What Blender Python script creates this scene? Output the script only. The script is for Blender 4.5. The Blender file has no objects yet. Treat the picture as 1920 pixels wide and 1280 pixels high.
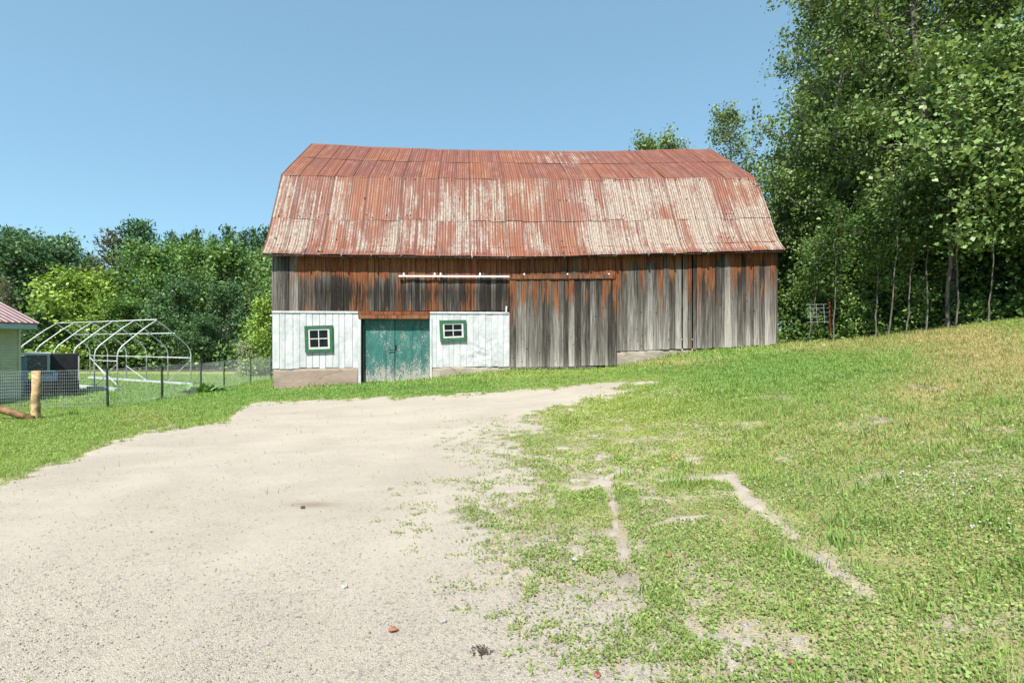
import bpy, math, random
import numpy as np
from mathutils import Vector, Euler

random.seed(7)
RS = np.random.RandomState(11)
S = bpy.context.scene
COL = S.collection
F = 960.0            # focal length in photo pixels (1920 wide)

# ------------------------------------------------------------------ helpers
def tag(o, label=None, cat=None, group=None, kind=None):
    if label: o['label'] = label
    if cat: o['category'] = cat
    if group: o['group'] = group
    if kind: o['kind'] = kind
    return o

def empty(name, loc, rz=0.0):
    o = bpy.data.objects.new(name, None)
    o.empty_display_size = 0.3
    COL.objects.link(o)
    o.location = loc
    o.rotation_euler = (0, 0, rz)
    return o

def np_mesh(name, V, polys, cols=None, uv=None, smooth=False):
    """polys: array (M,k) or list of such arrays; cols: dict name->(N,3|4)"""
    V = np.asarray(V, np.float32)
    if isinstance(polys, np.ndarray): polys = [polys]
    me = bpy.data.meshes.new(name)
    me.vertices.add(len(V)); me.vertices.foreach_set('co', V.ravel())
    idx = np.concatenate([p.ravel() for p in polys]).astype(np.int32)
    tot = np.concatenate([np.full(len(p), p.shape[1], np.int32) for p in polys])
    st = np.concatenate([[0], np.cumsum(tot)[:-1]]).astype(np.int32)
    me.loops.add(len(idx)); me.loops.foreach_set('vertex_index', idx)
    me.polygons.add(len(tot)); me.polygons.foreach_set('loop_start', st)
    try: me.polygons.foreach_set('loop_total', tot)
    except Exception: pass
    if smooth: me.polygons.foreach_set('use_smooth', np.ones(len(tot), bool))
    me.update(calc_edges=True)
    for k, c in (cols or {}).items():
        c = np.asarray(c, np.float32)
        if c.shape[1] == 3: c = np.concatenate([c, np.ones((len(c), 1), np.float32)], 1)
        a = me.color_attributes.new(k, 'FLOAT_COLOR', 'POINT')
        a.data.foreach_set('color', c.ravel())
    if uv is not None:
        l = me.uv_layers.new(name='UVMap')
        l.data.foreach_set('uv', np.asarray(uv, np.float32)[idx].ravel())
    return me

def link(name, me, mat, parent=None):
    o = bpy.data.objects.new(name, me)
    if mat is not None and len(me.materials) == 0: me.materials.append(mat)
    COL.objects.link(o)
    if parent is not None: o.parent = parent
    return o

class MB:
    """collects boxes, bars and tubes, links them as ONE mesh object"""
    def __init__(s): s.v = []; s.f = []; s.rnd = []; s.wx = []
    def add(s, vs, fs, rnd=(0.5, 0.5, 0.5), wx=(0, 0, 0)):
        b = len(s.v)
        s.v += [tuple(p) for p in vs]
        s.f += [tuple(i + b for i in f) for f in fs]
        s.rnd += [rnd] * len(vs)
        s.wx += list(wx) if (len(wx) == len(vs) and not isinstance(wx[0], (int, float))) else [wx] * len(vs)
        return s
    def hexa(s, p, **k):      # 8 points: bottom 4 ccw, top 4 ccw
        return s.add(p, [(0,3,2,1),(4,5,6,7),(0,1,5,4),(1,2,6,5),(2,3,7,6),(3,0,4,7)], **k)
    def box(s, c, d, rot=None, **k):
        x, y, z = [t * .5 for t in d]
        P = [Vector(q) for q in ((-x,-y,-z),(x,-y,-z),(x,y,-z),(-x,y,-z),(-x,-y,z),(x,-y,z),(x,y,z),(-x,y,z))]
        if rot is not None:
            M = Euler(rot).to_matrix(); P = [M @ q for q in P]
        return s.hexa([q + Vector(c) for q in P], **k)
    def bar(s, a, b, w, h, **k):
        a = Vector(a); b = Vector(b); d = (b - a).normalized()
        up = Vector((0,0,1)) if abs(d.z) < .9 else Vector((0,1,0))
        sd = d.cross(up).normalized(); up = sd.cross(d).normalized()
        q = [sd*(-w/2)+up*(-h/2), sd*(w/2)+up*(-h/2), sd*(w/2)+up*(h/2), sd*(-w/2)+up*(h/2)]
        return s.hexa([a+t for t in q] + [b+t for t in q], **k)
    def tube(s, pts, r, n=8, caps=True, **k):
        pts = [Vector(p) for p in pts]
        rr = r if isinstance(r, (list, tuple)) else [r] * len(pts)
        vs, fs = [], []
        prev = None
        for i, p in enumerate(pts):
            d = (pts[min(i+1, len(pts)-1)] - pts[max(i-1, 0)]).normalized()
            if prev is None:
                u = d.cross(Vector((0,0,1)) if abs(d.z) < .9 else Vector((1,0,0))).normalized()
            else:
                u = (prev - d * prev.dot(d)).normalized()
            prev = u; w = d.cross(u)
            for j in range(n):
                a = 2*math.pi*j/n
                vs.append(p + (u*math.cos(a) + w*math.sin(a)) * rr[i])
        for i in range(len(pts)-1):
            for j in range(n):
                a = i*n+j; b = i*n+(j+1) % n
                fs.append((a, b, b+n, a+n))
        if caps:
            fs.append(tuple(range(n-1, -1, -1))); fs.append(tuple(range((len(pts)-1)*n, len(pts)*n)))
        return s.add(vs, fs, **k)
    def build(s, name, mat, parent=None, smooth=False):
        me = bpy.data.meshes.new(name)
        me.from_pydata(s.v, [], s.f); me.update()
        for k, c in (('Rnd', s.rnd), ('Wx', s.wx)):
            a = me.color_attributes.new(k, 'FLOAT_COLOR', 'POINT')
            c = np.asarray(c, np.float32); c = np.concatenate([c, np.ones((len(c), 1), np.float32)], 1)
            a.data.foreach_set('color', c.ravel())
        if smooth:
            me.polygons.foreach_set('use_smooth', [True] * len(me.polygons))
        return link(name, me, mat, parent)

def rnd3(): return (random.random(), random.random(), random.random())

# value noise in numpy
def _hash(ix, iy, seed):
    h = (ix.astype(np.int64) * 374761393 + iy.astype(np.int64) * 668265263 + seed * 1442695041) & 0xffffffff
    h = ((h ^ (h >> 13)) * 1274126177) & 0xffffffff
    return ((h ^ (h >> 16)) & 0xffff) / 65535.0
def vnoise(x, y, seed=0):
    ix = np.floor(x); iy = np.floor(y); fx = x - ix; fy = y - iy
    fx = fx*fx*(3-2*fx); fy = fy*fy*(3-2*fy)
    a = _hash(ix, iy, seed); b = _hash(ix+1, iy, seed); c = _hash(ix, iy+1, seed); d = _hash(ix+1, iy+1, seed)
    return (a*(1-fx)+b*fx)*(1-fy) + (c*(1-fx)+d*fx)*fy
def fbm(x, y, seed=0, o=3):
    t = 0; amp = .5; n = 0
    for i in range(o):
        t = t + amp*vnoise(x*2**i, y*2**i, seed+i*17); n += amp; amp *= .55
    return t/n

# ------------------------------------------------------------------ materials
def newmat(name):
    m = bpy.data.materials.new(name); m.use_nodes = True
    nt = m.node_tree
    return m, nt, nt.nodes['Principled BSDF']
class NT:
    def __init__(s, nt): s.nt = nt
    def n(s, t, **k):
        nd = s.nt.nodes.new(t)
        for a, b in k.items(): setattr(nd, a, b)
        return nd
    def l(s, a, b): s.nt.links.new(a, b)
    def setin(s, sock, v):
        if hasattr(v, 'is_linked') or hasattr(v, 'links'): s.l(v, sock)
        else: sock.default_value = v
    def math(s, op, a, b=0.0, clamp=False):
        nd = s.n('ShaderNodeMath', operation=op, use_clamp=clamp); s.setin(nd.inputs[0], a); s.setin(nd.inputs[1], b); return nd.outputs[0]
    def mix(s, f, a, b, mode='MIX'):
        nd = s.n('ShaderNodeMix', data_type='RGBA', blend_type=mode)
        s.setin(nd.inputs[0], f)
        for k, v in ((6, a), (7, b)):
            s.setin(nd.inputs[k], (*v, 1) if isinstance(v, tuple) and len(v) == 3 else v)
        return nd.outputs[2]
    def vmul(s, v, xyz):
        nd = s.n('ShaderNodeVectorMath', operation='MULTIPLY'); s.setin(nd.inputs[0], v); s.setin(nd.inputs[1], xyz); return nd.outputs[0]
    def vadd(s, v, w):
        nd = s.n('ShaderNodeVectorMath', operation='ADD'); s.setin(nd.inputs[0], v); s.setin(nd.inputs[1], w); return nd.outputs[0]
    def noise(s, vec, scale=1.0, detail=3.0, rough=.55, dist=0.0):
        nd = s.n('ShaderNodeTexNoise'); s.setin(nd.inputs['Vector'], vec)
        nd.inputs['Scale'].default_value = scale; nd.inputs['Detail'].default_value = detail
        nd.inputs['Roughness'].default_value = rough; nd.inputs['Distortion'].default_value = dist
        return nd.outputs[0]
    def step(s, v, lo, hi):
        nd = s.n('ShaderNodeMapRange', interpolation_type='SMOOTHSTEP', clamp=True)
        s.setin(nd.inputs[0], v); s.setin(nd.inputs[1], lo); s.setin(nd.inputs[2], hi); return nd.outputs[0]
    def attr(s, name):
        nd = s.n('ShaderNodeVertexColor', layer_name=name)
        sp = s.n('ShaderNodeSeparateColor'); s.l(nd.outputs[0], sp.inputs[0])
        return nd.outputs[0], sp.outputs
    def obj(s): return s.n('ShaderNodeTexCoord').outputs['Object']
    def uv(s): return s.n('ShaderNodeTexCoord').outputs['UV']
    def pos(s): return s.n('ShaderNodeNewGeometry').outputs['Position']
    def bump(s, h, strength=.5, dist=.01):
        nd = s.n('ShaderNodeBump'); s.setin(nd.inputs['Height'], h)
        nd.inputs['Strength'].default_value = strength; nd.inputs['Distance'].default_value = dist
        return nd.outputs[0]

def simple(name, col, rough=.6, metal=0.0, vary=.15, scale=6.0, spec=.4):
    m, nt, b = newmat(name); N = NT(nt)
    n = N.noise(N.pos(), scale, 4)
    c2 = tuple(max(0, t*(1-2*vary)) for t in col); c1 = tuple(min(1, t*(1+vary)) for t in col)
    N.l(N.mix(N.step(n, .3, .7), c2, c1), b.inputs['Base Color'])
    b.inputs['Roughness'].default_value = rough; b.inputs['Metallic'].default_value = metal
    b.inputs['Specular IOR Level'].default_value = spec
    return m

def wood_mat():
    m, nt, b = newmat('weathered_boards'); N = NT(nt)
    p = N.obj(); rc, r = N.attr('Rnd'); wc, w = N.attr('Wx')
    off = N.vmul(rc, (37.0, 11.0, 23.0))
    pv = N.vadd(p, off)
    grain = N.noise(N.vmul(pv, (34, 8, 1.1)), 1.0, 5, .62, .4)
    streak = N.noise(N.vmul(pv, (11, 4, .55)), 1.0, 4, .6, .6)
    blot = N.noise(N.vmul(pv, (7, 3, .8)), 1.0, 4, .6, .5)
    fine = N.noise(N.vmul(p, (70, 20, 5)), 1.0, 2, .5)
    # grey body
    tone = N.math('ADD', N.math('MULTIPLY', grain, .62), N.math('MULTIPLY', streak, .38))
    tone = N.math('ADD', tone, N.math('MULTIPLY', N.math('SUBTRACT', r[1], .5), .26))
    tone = N.math('ADD', N.math('SUBTRACT', N.math('MULTIPLY', tone, 1.35), .20), N.math('MULTIPLY', w[2], .26))
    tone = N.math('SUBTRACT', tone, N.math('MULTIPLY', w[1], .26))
    ramp = N.n('ShaderNodeValToRGB'); N.l(tone, ramp.inputs[0])
    e = ramp.color_ramp.elements
    e[0].position = .12; e[0].color = (.012, .0095, .008, 1)
    e[1].position = .92; e[1].color = (.40, .37, .33, 1)
    for ps, c in ((.32, (.032, .027, .023)), (.5, (.090, .080, .070)), (.68, (.19, .175, .157))):
        q = e.new(ps); q.color = (*c, 1)
    # rust-brown boards
    om = N.math('ADD', w[0], N.math('MULTIPLY', N.math('SUBTRACT', blot, .5), 1.5))
    om = N.math('ADD', om, N.math('MULTIPLY', N.math('SUBTRACT', r[0], .5), .75))
    om = N.math('ADD', om, N.math('MULTIPLY', N.math('SUBTRACT', streak, .5), .8))
    om = N.step(om, .42, .72)
    ob = N.mix(N.step(grain, .3, .68), (.045, .013, .006), (.25, .066, .022))
    ob = N.mix(N.step(blot, .35, .7), ob, N.mix(.5, ob, (.24, .135, .055)))
    c = N.mix(N.math('MULTIPLY', om, .92), ramp.outputs[0], ob)
    # black weather streaks, plus the eave shade painted at board tops
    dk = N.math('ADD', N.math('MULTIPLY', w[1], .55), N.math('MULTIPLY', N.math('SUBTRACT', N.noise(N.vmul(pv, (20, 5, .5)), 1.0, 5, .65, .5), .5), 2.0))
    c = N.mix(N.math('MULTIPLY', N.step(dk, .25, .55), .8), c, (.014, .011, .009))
    # knots
    vo = N.n('ShaderNodeTexVoronoi'); N.l(N.vmul(pv, (6, 1, 2.6)), vo.inputs['Vector']); vo.inputs['Scale'].default_value = 1.0
    kn = N.step(vo.outputs['Distance'], .15, .06)
    c = N.mix(N.math('MULTIPLY', kn, .85), c, (.02, .011, .007))
    # pale scuffs
    c = N.mix(N.math('MULTIPLY', N.step(fine, .70, .80), .5), c, (.5, .45, .38))
    N.l(c, b.inputs['Base Color'])
    b.inputs['Roughness'].default_value = .85; b.inputs['Specular IOR Level'].default_value = .2
    N.l(N.bump(N.math('ADD', grain, N.math('MULTIPLY', fine, .3)), .55, .012), b.inputs['Normal'])
    return m

def roof_mat():
    m, nt, b = newmat('rusty_corrugated_iron'); N = NT(nt)
    uv = N.uv(); rc, r = N.attr('Rnd'); wc, w = N.attr('Wx')
    pv = N.vadd(uv, N.vmul(rc, (9.0, 5.0, 3.0)))
    st = N.noise(N.vmul(pv, (13.0, .45, 1)), 1.0, 5, .6, .25)
    bl = N.noise(N.vmul(uv, (1.1, .75, 1)), 1.0, 4, .6, .4)
    sp = N.noise(N.vmul(uv, (22, 6, 1)), 1.0, 4, .65)
    v = N.math('ADD', N.math('MULTIPLY', N.math('SUBTRACT', st, .5), 2.3), N.math('MULTIPLY', N.math('SUBTRACT', bl, .5), 1.5))
    v = N.math('ADD', v, N.math('MULTIPLY', N.math('SUBTRACT', sp, .5), .75))
    v = N.math('ADD', v, N.math('MULTIPLY', N.math('SUBTRACT', r[0], .5), .32))
    v = N.math('ADD', v, w[0])
    pale = N.math('MULTIPLY', N.step(v, -.16, .30), .92)
    rust = N.mix(N.step(st, .35, .65), (.155, .052, .034), (.21, .078, .043))
    rust = N.mix(N.step(bl, .35, .7), rust, (.142, .056, .043))
    rust = N.mix(N.math('MULTIPLY', N.step(r[1], .45, .9), .38), rust, (.24, .088, .034))
    rust = N.mix(N.math('MULTIPLY', N.step(sp, .58, .75), .35), rust, (.07, .028, .020))
    pc = N.mix(N.step(sp, .35, .7), (.215, .165, .125), (.37, .335, .285))
    c = N.mix(pale, rust, pc)
    # bare worn line on the crests
    crest = N.math('MULTIPLY', N.step(w[1], .72, .98), N.step(N.noise(N.vmul(pv, (3, .9, 1)), 1.0, 3, .6), .50, .62))
    c = N.mix(N.math('MULTIPLY', crest, .55), c, (.36, .25, .19))
    # darker valleys: grime, plus rib shading painted into the colour
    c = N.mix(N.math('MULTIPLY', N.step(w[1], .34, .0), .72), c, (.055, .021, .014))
    N.l(c, b.inputs['Base Color'])
    b.inputs['Roughness'].default_value = .62; b.inputs['Specular IOR Level'].default_value = .3
    N.l(N.bump(sp, .25, .006), b.inputs['Normal'])
    return m

def siding_mat():
    m, nt, b = newmat('white_painted_tin'); N = NT(nt)
    p = N.obj(); rc, r = N.attr('Rnd')
    n1 = N.noise(N.vmul(N.vadd(p, N.vmul(rc, (5, 3, 9))), (3.5, 2, 1.6)), 1.0, 4, .6, .5)
    n2 = N.noise(N.vmul(p, (24, 8, 9)), 1.0, 4, .65)
    c = N.mix(N.step(n1, .35, .7), (.40, .41, .415), (.53, .536, .54))
    c = N.mix(N.math('MULTIPLY', N.step(n2, .66, .78), .5), c, (.25, .23, .21))
    sep = N.n('ShaderNodeSeparateXYZ'); N.l(p, sep.inputs[0])
    drip = N.math('MULTIPLY', N.step(N.noise(N.vmul(p, (16, 3, 1.2)), 1.0, 3, .6), .55, .78), .35)
    c = N.mix(drip, c, (.33, .30, .27))
    N.l(c, b.inputs['Base Color']); b.inputs['Roughness'].default_value = .42
    N.l(N.bump(N.noise(N.vmul(p, (6, 3, 3)), 1.0, 3, .55, .6), .35, .02), b.inputs['Normal'])
    return m

def peel_mat():
    m, nt, b = newmat('peeling_teal_paint'); N = NT(nt)
    p = N.obj(); rc, r = N.attr('Rnd'); wc, w = N.attr('Wx')
    a = N.noise(N.vmul(N.vadd(p, N.vmul(rc, (7, 3, 5))), (52, 10, 13)), 1.0, 5, .68, .3)
    bl = N.noise(N.vmul(p, (4.5, 3, 2.2)), 1.0, 3, .6, .5)
    v = N.math('ADD', N.math('ADD', N.math('MULTIPLY', N.math('SUBTRACT', a, .5), 1.15), N.math('MULTIPLY', N.math('SUBTRACT', bl, .5), .6)), w[0])
    gone = N.step(v, .095, .15)
    paint = N.mix(N.step(N.noise(N.vmul(p, (7, 4, 1.2)), 1.0, 4, .6), .3, .7), (.010, .085, .074), (.025, .140, .120))
    paint = N.mix(N.math('MULTIPLY', N.step(r[0], .3, .9), .3), paint, (.034, .15, .135))
    wood = N.mix(N.step(N.noise(N.vmul(p, (60, 10, 6)), 1.0, 3, .6), .3, .7), (.17, .15, .12), (.42, .41, .38))
    N.l(N.mix(gone, paint, wood), b.inputs['Base Color'])
    b.inputs['Roughness'].default_value = .6
    N.l(N.bump(N.math('SUBTRACT', 1.0, gone), .4, .006), b.inputs['Normal'])
    return m

def stone_mat(name, c1, c2, c3):
    m, nt, b = newmat(name); N = NT(nt); p = N.obj()
    n1 = N.noise(N.vmul(p, (1.3, 1, 2.6)), 1.0, 5, .6, .7); n2 = N.noise(p, 22, 5, .65); n3 = N.noise(N.vmul(p, (3, 2, 9)), 1.0, 3, .6)
    c = N.mix(N.step(n1, .35, .65), c1, c2)
    c = N.mix(N.math('MULTIPLY', N.step(n3, .52, .72), .7), c, c3)
    c = N.mix(N.math('MULTIPLY', N.step(n2, .58, .74), .55), c, (.10, .085, .07))
    ve = N.n('ShaderNodeTexVoronoi', feature='DISTANCE_TO_EDGE'); N.l(N.vadd(N.vmul(p, (.45, 1, 1.5)), N.vmul(N.n('ShaderNodeTexNoise').outputs['Color'], (.35, .2, .35))), ve.inputs['Vector']); ve.inputs['Scale'].default_value = 1.0
    c = N.mix(N.math('MULTIPLY', N.step(ve.outputs[0], .016, .003), .45), c, (.06, .05, .04))
    N.l(c, b.inputs['Base Color']); b.inputs['Roughness'].default_value = .9
    N.l(N.bump(N.math('ADD', n2, N.math('MULTIPLY', n1, 2.0)), .6, .02), b.inputs['Normal'])
    return m

def leaf_mat(name, trans=.38, gloss=.45):
    m, nt, b = newmat(name); N = NT(nt)
    c, s = N.attr('Col')
    b.inputs['Roughness'].default_value = gloss; b.inputs['Specular IOR Level'].default_value = .25
    N.l(c, b.inputs['Base Color'])
    t = N.n('ShaderNodeBsdfTranslucent')
    N.l(N.mix(1.0, c, (1.25, 1.15, .55), 'MULTIPLY'), t.inputs[0])
    mx = N.n('ShaderNodeMixShader'); mx.inputs[0].default_value = trans
    N.l(b.outputs[0], mx.inputs[1]); N.l(t.outputs[0], mx.inputs[2])
    N.l(mx.outputs[0], nt.nodes['Material Output'].inputs[0])
    return m

def bark_mat(name, c1, c2, horiz=False):
    m, nt, b = newmat(name); N = NT(nt); p = N.obj()
    n = N.noise(N.vmul(p, (3, 3, 14) if horiz else (18, 18, 2)), 1.0, 4, .6)
    N.l(N.mix(N.step(n, .38, .62), c1, c2), b.inputs['Base Color']); b.inputs['Roughness'].default_value = .9
    N.l(N.bump(n, .5, .02), b.inputs['Normal'])
    return m

def ground_mat():
    m, nt, b = newmat('grassy_soil'); N = NT(nt); p = N.pos(); c, s = N.attr('Col')
    n1 = N.noise(p, 1.2, 5, .6, .3); n2 = N.noise(p, 14, 5, .7); n3 = N.noise(p, 60, 3, .6)
    k = N.math('ADD', N.math('ADD', N.math('MULTIPLY', n1, .5), N.math('MULTIPLY', n2, .6)), N.math('MULTIPLY', n3, .5))
    cc = N.mix(N.step(k, .45, 1.1), N.mix(1.0, c, (.55, .55, .6), 'MULTIPLY'), N.mix(1.0, c, (1.4, 1.35, 1.2), 'MULTIPLY'))
    N.l(cc, b.inputs['Base Color']); b.inputs['Roughness'].default_value = 1.0; b.inputs['Specular IOR Level'].default_value = .1
    N.l(N.bump(N.math('ADD', n2, n3), .7, .03), b.inputs['Normal'])
    return m

def gravel_mat():
    m, nt, b = newmat('sandy_gravel'); N = NT(nt); p = N.pos(); wc, w = N.attr('Col')
    big = N.noise(N.vmul(p, (.6, 1.0, 1)), 1.0, 6, .65, .5); mid = N.noise(p, 7, 4, .65); fine = N.noise(p, 95, 4, .7)
    vo = N.n('ShaderNodeTexVoronoi'); N.l(p, vo.inputs['Vector']); vo.inputs['Scale'].default_value = 130
    vo2 = N.n('ShaderNodeTexVoronoi'); N.l(p, vo2.inputs['Vector']); vo2.inputs['Scale'].default_value = 60
    sc = N.n('ShaderNodeSeparateColor'); N.l(vo.outputs['Color'], sc.inputs[0])
    sc2 = N.n('ShaderNodeSeparateColor'); N.l(vo2.outputs['Color'], sc2.inputs[0])
    c = N.mix(N.step(big, .32, .68), (.325, .286, .232), (.385, .342, .280))
    c = N.mix(N.math('MULTIPLY', N.step(mid, .5, .75), .45), c, (.295, .26, .213))
    st = N.mix(N.step(sc.outputs[0], 0, 1), (.22, .192, .155), (.50, .44, .365))
    tr = N.noise(N.vmul(N.vadd(p, N.vmul(N.n('ShaderNodeTexNoise').outputs['Color'], (.0, .0, .0))), (.35, 3.2, 1)), 1.0, 4, .6, .8)
    c = N.mix(N.math('MULTIPLY', N.step(tr, .52, .72), .16), c, (.29, .253, .205))
    c = N.mix(N.math('MULTIPLY', w[0], .36), c, st)
    g1_ = N.noise(N.vmul(p, (1, 1, 1)), 150, 3, .7); g2_ = N.noise(p, 48, 4, .75)
    c = N.mix(N.math('MULTIPLY', N.step(g1_, .58, .72), .48), c, (.19, .165, .135))  # dark speckle: tiny shadows of the grit painted into the gravel colour
    c = N.mix(N.math('MULTIPLY', N.step(g2_, .62, .76), .40), c, (.23, .20, .165))
    c = N.mix(N.math('MULTIPLY', N.step(g1_, .42, .32), .45), c, (.50, .455, .385))
    c = N.mix(N.math('MULTIPLY', N.math('MULTIPLY', N.step(sc2.outputs[1], .80, .9), w[0]), .5), c, (.165, .155, .148))
    c = N.mix(N.math('MULTIPLY', N.step(fine, .55, .8), .35), c, (.17, .145, .115))
    c = N.mix(N.math('MULTIPLY', w[2], .22), c, (.42, .375, .31))
    c = N.mix(w[1], c, (.15, .11, .075))
    N.l(c, b.inputs['Base Color']); b.inputs['Roughness'].default_value = .95; b.inputs['Specular IOR Level'].default_value = .15
    h = N.math('SUBTRACT', N.math('ADD', N.math('MULTIPLY', fine, .5), mid), N.math('MULTIPLY', vo.outputs['Distance'], N.math('MULTIPLY', w[0], .8)))
    N.l(N.bump(N.math('ADD', h, N.math('MULTIPLY', g1_, .7)), .6, .018), b.inputs['Normal'])
    return m

M = {}
M['wood'] = wood_mat(); M['roof'] = roof_mat(); M['siding'] = siding_mat(); M['peel'] = peel_mat()
M['stone'] = stone_mat('pinkish_concrete', (.225, .18, .14), (.285, .205, .16), (.27, .24, .20))
M['stone2'] = stone_mat('tan_concrete', (.25, .215, .17), (.34, .295, .235), (.18, .16, .135))
M['leaf'] = leaf_mat('foliage', .24, .42); M['needle'] = leaf_mat('needles', .15, .6); M['grass'] = leaf_mat('grass_blades', .42, .5)
M['bark'] = bark_mat('grey_brown_bark', (.055, .045, .037), (.16, .14, .12)); M['aspen'] = bark_mat('pale_aspen_bark', (.13, .125, .11), (.30, .29, .26), True)
M['ground'] = ground_mat(); M['gravel'] = gravel_mat()
M['galv'] = simple('galvanised_steel', (.50, .52, .54), .45, .15, .1, 9)
M['whitemetal'] = simple('white_enamelled_steel', (.66, .67, .68), .35, 0, .04, 9)
M['wire'] = simple('galvanised_wire', (.50, .54, .54), .5, .3, .1, 3)
M['tpost'] = simple('dark_green_post_paint', (.018, .035, .030), .5, 0, .2, 8)
M['green'] = simple('green_trim_paint', (.026, .112, .052), .5, 0, .18, 14)
M['white'] = simple('white_trim_paint', (.52, .51, .48), .5, 0, .08, 14)
M['iron'] = simple('dark_iron', (.03, .025, .022), .6, .6, .3, 20)
M['glass'] = simple('dark_window_glass', (.006, .010, .012), .12, 0, .3, 5, .22)
M['pine'] = simple('peeled_pine_log', (.50, .33, .17), .75, 0, .25, 9)
M['brownlog'] = simple('brown_log', (.20, .115, .05), .8, 0, .3, 9)
M['shedwall'] = simple('pale_green_vinyl', (.62, .64, .43), .55, 0, .05, 3)
M['shedroof'] = simple('maroon_steel_roof', (.13, .048, .042), .5, .1, .1, 3)
M['fascia'] = simple('pale_blue_fascia', (.40, .50, .54), .5, 0, .06, 3)
M['truckblue'] = simple('faded_blue_truck_paint', (.20, .36, .46), .4, 0, .12, 5)
M['black'] = simple('black_panel', (.012, .012, .014), .6, 0, .3, 4)
M['rubber'] = simple('tyre_rubber', (.02, .02, .02), .85, 0, .3, 8)

# ------------------------------------------------------------------ barn frame of reference (turned about 5 degrees)
TH = math.atan(.09)
Dv = np.array([math.cos(TH), math.sin(TH)]); Nv = np.array([-math.sin(TH), math.cos(TH)])
O = np.array([0, 19.2])
def uz(px, py, v=0.0):
    k = (px-960)/F; m = (640-py)/F
    t = (v + O @ Nv) / (np.array([k, 1.0]) @ Nv)
    p = np.array([k, 1.0])*t - O
    return float(p @ Dv), float(t*m)
def bw(u, v, z): q = O + Dv*u + Nv*v; return (q[0], q[1], z)

# ------------------------------------------------------------------ terrain
ctrl = []
for px, py in ((513,731),(672,720),(740,716),(806,711),(955,694),(1156,688),(1300,659),(1456,648)):
    u, z = uz(px, py); ctrl.append(bw(u, 0, z)); 
    if px in (513, 955, 1456): ctrl.append(bw(u, 11, z + (.05 if px > 1000 else -.1)))
def cp(px, py, z): Y = F*z/(640-py); ctrl.append(((px-960)/F*Y, Y, z))
for a in ((0,905,-1.72),(420,790,-1.76),(560,751,-1.72),(700,748,-1.60),(900,738,-1.42),(1080,722,-1.24),(1230,718,-1.12),(960,1000,-1.58),(960,850,-1.54),
          (640,900,-1.62),(1400,900,-1.48),(1700,900,-1.30),(1915,900,-1.16),(1700,700,-.62),(1900,720,-.62),(1500,760,-1.05),(1300,800,-1.40),(1450,690,-.72)): cp(*a)
ctrl += [(-12,15.2,-2.0),(-11.8,12.6,-1.94),(-12,19.9,-2.02),(-12.9,27.4,-2.05),(-17,15,-2.06),(-20,22,-2.06),(-15,23,-2.05),(-25,30,-2.1),(-15,38,-2.08),(-40,40,-2.15),(-40,15,-2.15),(-30,60,-2.1),
         (0,0,-1.6),(-3,2.5,-1.62),(3,2.4,-1.56),(-8,2,-1.75),(8,2.5,-1.0),(0,-12,-1.6),(-15,-10,-1.75),(14,0,-.1),
         (13.9,15,.45),(11.1,15.5,-.16),(11.8,18.6,.02),(20,20,1.0),(20,10,.95),(14,25,.5),(25,35,1.2),(15,40,.4),(40,40,1.6),(45,0,1.6),(0,60,-1.0)]
ctrl = np.array(ctrl, float)
def _tps_fit(c):
    n = len(c); d2 = ((c[:, None, :2]-c[None, :, :2])**2).sum(-1)
    K = .5*d2*np.log(d2+1e-9) + np.eye(n)*2.0
    P = np.concatenate([np.ones((n, 1)), c[:, :2]], 1)
    A = np.zeros((n+3, n+3)); A[:n, :n] = K; A[:n, n:] = P; A[n:, :n] = P.T
    return np.linalg.solve(A, np.concatenate([c[:, 2], np.zeros(3)]))
_W = _tps_fit(ctrl)
def gz(x, y):
    x = np.atleast_1d(np.asarray(x, float)); y = np.atleast_1d(np.asarray(y, float)); sh = x.shape
    x = x.ravel(); y = y.ravel(); out = np.empty_like(x); n = len(ctrl)
    for i in range(0, len(x), 60000):
        a, b = x[i:i+60000], y[i:i+60000]
        d2 = (a[:, None]-ctrl[None, :, 0])**2 + (b[:, None]-ctrl[None, :, 1])**2
        out[i:i+60000] = (.5*d2*np.log(d2+1e-9)) @ _W[:n] + _W[n] + a*_W[n+1] + b*_W[n+2]
    out = np.clip(out, -2.35, 2.4)
    out = out + (fbm(x*.55, y*.55, 5, 2)-.5)*.05
    return out.reshape(sh)
def g1(x, y): return float(gz(x, y)[0])
def topix(x, y, z):
    yy = np.maximum(y, .25); return 960+F*x/yy, 640-F*z/yy
def onground(px, py):
    """point on the terrain seen at this place of the photo"""
    ts = np.linspace(1.2, 70, 1500); xs = (px-960)/F*ts; zs = (640-py)/F*ts
    d = zs - gz(xs, ts); i = int(np.argmax(d < 0))
    return float(xs[i]), float(ts[i]), float(gz(xs[i], ts[i])[0])

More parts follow.
